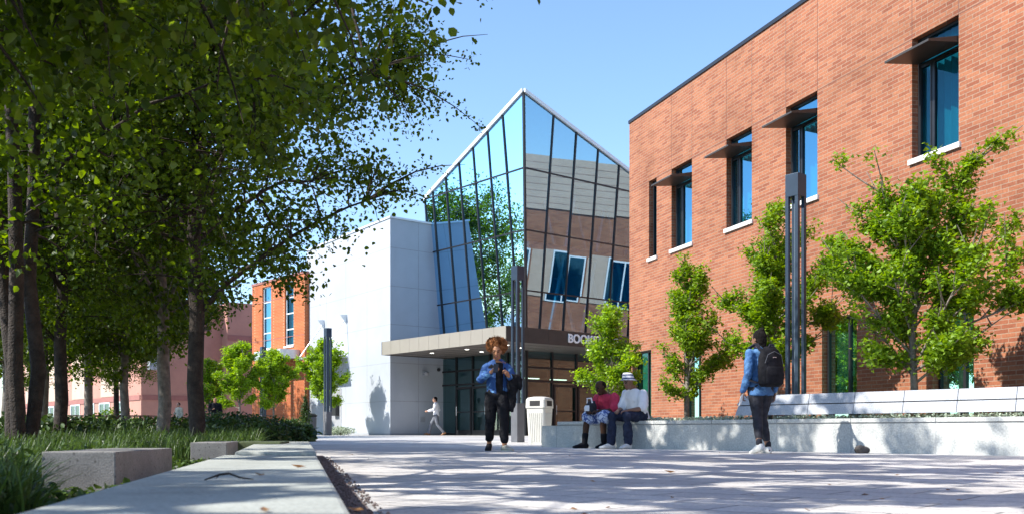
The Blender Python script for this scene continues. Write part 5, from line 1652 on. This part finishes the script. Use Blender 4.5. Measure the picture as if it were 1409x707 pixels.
mb = MB(); shells(mb, [((0, .05, .53), .215, .165), ((0, .0, .60), .222, .175), ((0, -.05, .72), .212, .170), ((0, -.11, .84), .218, .155), ((0, -.155, .925), .19, .115), ((0, -.175, .975), .10, .08)])
sleeves(mb, J, .022, .44); garment(m1, 'tee', mb, 'pinkshirt', .010, 4, .008, 9, 21)
mb = MB(); shells(mb, [((0, .03, .49), .19, .14), ((0, .0, .57), .205, .155), ((0, -.02, .62), .19, .14)]); trouser(mb, J, .025, .46); garment(m1, 'shorts', mb, 'shorts', .010, 3, .006, 10, 22)
mb = MB(); mb.ball((.01, -.278, 1.11), (.082, .098, .085), 16, 10)
me = fuse(mb, .008, 1, .003, 60, 2); bm = bmesh.new(); bm.from_mesh(me); fdir = Vector((-.12, -1, -.42)).normalized(); hc_ = Vector((.01, -.30, 1.075))
bmesh.ops.delete(bm, geom=[v for v in bm.verts if (v.co - hc_).dot(fdir) > .04 and v.co.z < 1.13], context='VERTS'); bm.to_mesh(me); bm.free()
link_mesh('hair', me, M['hair'], m1, True, local=True)
for s in 'RL':
    mb = MB(); foot(mb, J['an' + s], J['toe' + s], 1.25, L=.29); garment(m1, 'shoe', mb, 'black', .009, 3, .002, 20, 3)
    mb = MB(); a = Vector(J['an' + s]); k_ = Vector(J['kn' + s]); limb(mb, [a, a.lerp(k_, .35)], [.050, .060]); garment(m1, 'sock', mb, 'black', .009, 2, .002)
RZS = math.atan2(-.769, .639)
t = seat_pt(842, .14); q = pp(t, .14, 0); q.z = 0.0; finish(m1, q, RZS, 1.0)
bg = empty('bag')
mb = MB(); mb.rings([((-.10, -.42, .60), (.10, 0, 0), (0, .07, 0)), ((-.10, -.43, .68), (.125, 0, 0), (0, .085, 0)), ((-.09, -.43, .78), (.11, 0, 0), (0, .075, 0)), ((-.08, -.42, .84), (.06, 0, 0), (0, .04, 0))], 16)
me = fuse(mb, .009, 2, .010, 14, 6); link_mesh('bag_body', me, M['charcoal'], bg, True)
mb = MB(); mb.tube([(-.16, -.46, .80), (-.15, -.47, .88), (-.05, -.47, .885), (-.03, -.46, .80)], .014, 8); mb.build('bag_handle', M['whitecl'], bg)
mb = MB(); mb.rings([((-.11, -.515, .66), (.06, 0, 0), (0, .01, 0)), ((-.11, -.52, .72), (.07, 0, 0), (0, .012, 0)), ((-.11, -.51, .76), (.05, 0, 0), (0, .01, 0))], 12); mb.build('bag_panel', M['whitecl'], bg)
held(bg, m1); tag(bg, 'dark bag with white handle on the lap of the person in crimson', 'bag')

J = dict(head=(-.01, -.215, 1.15), face=(-.10, -1, -.35), neck=(0, -.10, 1.03), hs=1.0, k=1.04,
    torso=[((0, .04, .49), .16, .12), ((0, .01, .56), .19, .14), ((0, -.02, .72), .165, .125), ((0, -.055, .88), .19, .125), ((0, -.085, .98), .165, .09), ((0, -.095, 1.04), .075, .06)],
    shR=(-.195, -.07, .95), elR=(-.245, -.14, .69), wrR=(-.12, -.36, .66), handR=((.5, -.7, -.1), (.3, 0, -1), -1, .7),
    shL=(.195, -.07, .95), elL=(.245, -.12, .69), wrL=(.13, -.36, .66), handL=((-.5, -.7, -.1), (-.3, 0, -1), 1, .7),
    hpR=(-.10, .0, .575), knR=(-.17, -.44, .56), anR=(-.15, -.50, .09), toeR=(-.3, -1, 0),
    hpL=(.10, .0, .575), knL=(.15, -.42, .56), anL=(.13, -.36, .09), toeL=(.1, -1, 0))
m2 = make_person('person in white tee and striped bucket hat seated on the planter wall', None, 0, J, 'skin_d', .009)
mb = MB(); shells(mb, [((0, .05, .52), .205, .155), ((0, .01, .60), .208, .16), ((0, -.02, .74), .195, .150), ((0, -.055, .88), .205, .142), ((0, -.085, .975), .185, .108), ((0, -.098, 1.035), .095, .078)])
sleeves(mb, J, .024, .44); garment(m2, 'tee', mb, 'whitecl', .010, 4, .008, 9, 31)
mb = MB(); shells(mb, [((0, .03, .49), .18, .135), ((0, .0, .57), .195, .15), ((0, -.02, .62), .18, .135)]); trouser(mb, J, .020, .97, flare=1.6); garment(m2, 'jeans', mb, 'jeans', .010, 3, .008, 10, 32)
mb = MB(); c = Vector((-.01, -.205, 1.155)); tl = Vector((-.03, -.22, 1)).normalized()
mb.rings([(c + tl * .025, (.135, 0, 0), (0, .150, 0)), (c + tl * .045, (.112, 0, 0), (0, .125, 0)), (c + tl * .075, (.094, 0, 0), (0, .110, 0)), (c + tl * .130, (.088, 0, 0), (0, .100, 0)), (c + tl * .155, (.06, 0, 0), (0, .07, 0)), (c + tl * .160, (.02, 0, 0), (0, .02, 0))], 20)
mb.build('hat', M['hat'], m2, smooth=True)
for s, m_ in (('R', 'sneaker'), ('L', 'sneaker')):
    mb = MB(); foot(mb, J['an' + s], J['toe' + s], 1.18, L=.28); garment(m2, 'shoe', mb, m_, .009, 3, .002, 20, 3)
t = seat_pt(877, .14); q = pp(t, .14, 0); finish(m2, q, RZS, 1.0)

# --- 5. man in a white shirt walking past the doors
J = dict(head=(0, -.05, 1.60), face=(0, -1, -.05), neck=(0, 0, 1.46), hs=1.0,
    torso=[((0, .02, .84), .13, .095), ((0, .01, .92), .165, .12), ((0, 0, 1.08), .15, .11), ((0, 0, 1.24), .17, .115), ((0, .0, 1.36), .175, .11), ((0, .01, 1.44), .14, .075), ((0, .01, 1.48), .065, .05)],
    shR=(-.20, .01, 1.40), elR=(-.25, .12, 1.14), wrR=(-.24, .02, .93), handR=((0, -.2, -1), (1, 0, 0), -1, .5),
    shL=(.20, .01, 1.40), elL=(.25, -.08, 1.14), wrL=(.20, -.34, 1.08), handL=((-.1, -1, -.1), (-1, 0, 0), 1, .5),
    hpR=(-.09, .01, .88), knR=(-.09, -.22, .52), anR=(-.09, -.33, .10), toeR=(0, -1, .15),
    hpL=(.09, 0, .88), knL=(.09, .08, .47), anL=(.09, .36, .14), toeL=(0, -1, -.55))
w5 = make_person('person in white shirt and grey trousers striding past the entrance doors', None, 0, J, 'skin_c', .011)
mb = MB(); shells(mb, [((0, .02, .86), .18, .135), ((0, .01, .94), .185, .14), ((0, 0, 1.1), .172, .13), ((0, 0, 1.24), .19, .135), ((0, 0, 1.36), .195, .125), ((0, .01, 1.44), .15, .09), ((0, .01, 1.485), .075, .06)])
sleeves(mb, J, .022, .95); garment(w5, 'shirt', mb, 'whitecl', .011, 3, .008, 9, 41)
mb = MB(); shells(mb, [((0, .015, .84), .16, .12), ((0, .01, .93), .17, .125), ((0, 0, .98), .16, .115)]); trouser(mb, J, .018, .97, flare=1.5); garment(w5, 'trousers', mb, 'grey', .011, 3, .006, 9, 42)
mb = MB(); mb.ball((0, -.03, 1.635), (.082, .097, .092), 14, 9); mb.ball((0, .01, 1.59), (.07, .05, .07), 12, 8)
me = fuse(mb, .009, 1, .002, 50, 1); bm = bmesh.new(); bm.from_mesh(me)
bmesh.ops.delete(bm, geom=[v for v in bm.verts if v.co.y < -.085 and v.co.z < 1.67], context='VERTS'); bm.to_mesh(me); bm.free()
link_mesh('hair', me, M['hair'], w5, True, local=True)
for s in 'RL':
    mb = MB(); foot(mb, J['an' + s], J['toe' + s], 1.18, L=.28); garment(w5, 'shoe', mb, 'tan', .01, 2, 0)
finish(w5, at_px(600, 42.2), -PI / 2, .97)

# --- 6, 7. two small far figures among the trees
def standing(label, skin, top, low, px, Z, rz, sd):
    J = dict(head=(0, -.03, 1.58), face=(0, -1, -.2), neck=(0, 0, 1.45), hs=1.0,
        torso=[((0, .02, .84), .13, .095), ((0, .01, .92), .165, .12), ((0, 0, 1.08), .145, .11), ((0, 0, 1.24), .17, .115), ((0, .0, 1.36), .175, .11), ((0, .01, 1.44), .14, .075), ((0, .01, 1.48), .065, .05)],
        shR=(-.20, .01, 1.38), elR=(-.26, .03, 1.12), wrR=(-.12, -.20, 1.15), handR=((.5, -.6, .4), (.4, .2, -.2), 1, .8),
        shL=(.20, .01, 1.38), elL=(.25, .04, 1.11), wrL=(.25, -.04, .88), handL=((0, -.2, -1), (-1, 0, 0), 1, .5),
        hpR=(-.09, .01, .88), knR=(-.10, .0, .48), anR=(-.11, .03, .09), toeR=(-.2, -1, 0),
        hpL=(.09, 0, .88), knL=(.10, -.05, .48), anL=(.12, -.05, .09), toeL=(.2, -1, 0))
    r_ = make_person(label, None, 0, J, skin, .013)
    mb = MB(); shells(mb, [((0, .02, .84), .18, .135), ((0, .01, .94), .185, .14), ((0, 0, 1.1), .175, .13), ((0, 0, 1.24), .19, .135), ((0, 0, 1.36), .195, .125), ((0, .01, 1.44), .15, .09), ((0, .01, 1.485), .075, .06)])
    sleeves(mb, J, .022, .95); garment(r_, 'jacket', mb, top, .012, 3, .008, 9, sd)
    mb = MB(); shells(mb, [((0, .015, .84), .16, .12), ((0, .01, .93), .17, .125), ((0, 0, .98), .16, .115)]); trouser(mb, J, .016, .96, flare=1.5); garment(r_, 'trousers', mb, low, .012, 3, .006, 9, sd + 1)
    mb = MB(); mb.ball((0, -.005, 1.615), (.082, .097, .095), 14, 9)
    me = fuse(mb, .009, 1, .002, 50, 1); bm = bmesh.new(); bm.from_mesh(me)
    bmesh.ops.delete(bm, geom=[v for v in bm.verts if v.co.y < -.055 and v.co.z < 1.66], context='VERTS'); bm.to_mesh(me); bm.free()
    link_mesh('hair', me, M['hair'], r_, True, local=True)
    for s in 'RL':
        mb = MB(); foot(mb, J['an' + s], J['toe' + s], 1.2, L=.28); garment(r_, 'shoe', mb, 'black', .011, 2, 0)
    finish(r_, at_px(px, Z), rz, 1.0)
standing('small far person in dark clothes before the bright green tree', 'skin_a', 'black', 'charcoal', 296, 44, .3, 51)
standing('small far person in khaki between the two tree trunks', 'skin_c', 'khaki', 'khaki', 246, 52, -.6, 61)

# ------------------------------------------------------------------ sun, sky, camera
EL = SUN_EL
S = SUN
sun = bpy.data.lights.new('sun', 'SUN'); sun.energy = 4.0; sun.angle = R(0.5); sun.color = (1.0, .955, .88)
so_ = bpy.data.objects.new('sun', sun); COL.objects.link(so_)
so_.rotation_euler = (-S).to_track_quat('-Z', 'Y').to_euler()
w = bpy.data.worlds.new('World'); scene.world = w; w.use_nodes = True
nt = w.node_tree; nt.nodes.clear()
sk = nt.nodes.new('ShaderNodeTexSky'); sk.sky_type = 'NISHITA'; sk.sun_disc = False
sk.sun_elevation = EL; sk.sun_rotation = math.atan2(S.x, S.y) % (2 * PI)
sk.air_density = 1.0; sk.dust_density = 0.35; sk.ozone_density = 4.5; sk.altitude = 0
bgn = nt.nodes.new('ShaderNodeBackground'); bgn.inputs['Strength'].default_value = 0.14
on_ = nt.nodes.new('ShaderNodeOutputWorld')
nt.links.new(sk.outputs[0], bgn.inputs['Color']); nt.links.new(bgn.outputs[0], on_.inputs['Surface'])

cam = bpy.data.cameras.new('camera'); co = bpy.data.objects.new('camera', cam); COL.objects.link(co)
cam.sensor_width = 36; cam.lens = F / 1409 * 36; cam.shift_y = (HY - 353.5) / 1409
co.location = (0, 0, HC); co.rotation_euler = (PI / 2, 0, 0)
cam.clip_start = 0.05; cam.clip_end = 3000
cam.dof.use_dof = True; cam.dof.focus_distance = 15; cam.dof.aperture_fstop = 6.3
scene.camera = co
scene.view_settings.view_transform = 'Standard'; scene.view_settings.look = 'None'
scene.view_settings.exposure = 1.15; scene.view_settings.gamma = 1.0
scene.view_settings.use_curve_mapping = False
scene.cycles.max_bounces = 8; scene.cycles.transparent_max_bounces = 12
scene.cycles.use_denoising = True
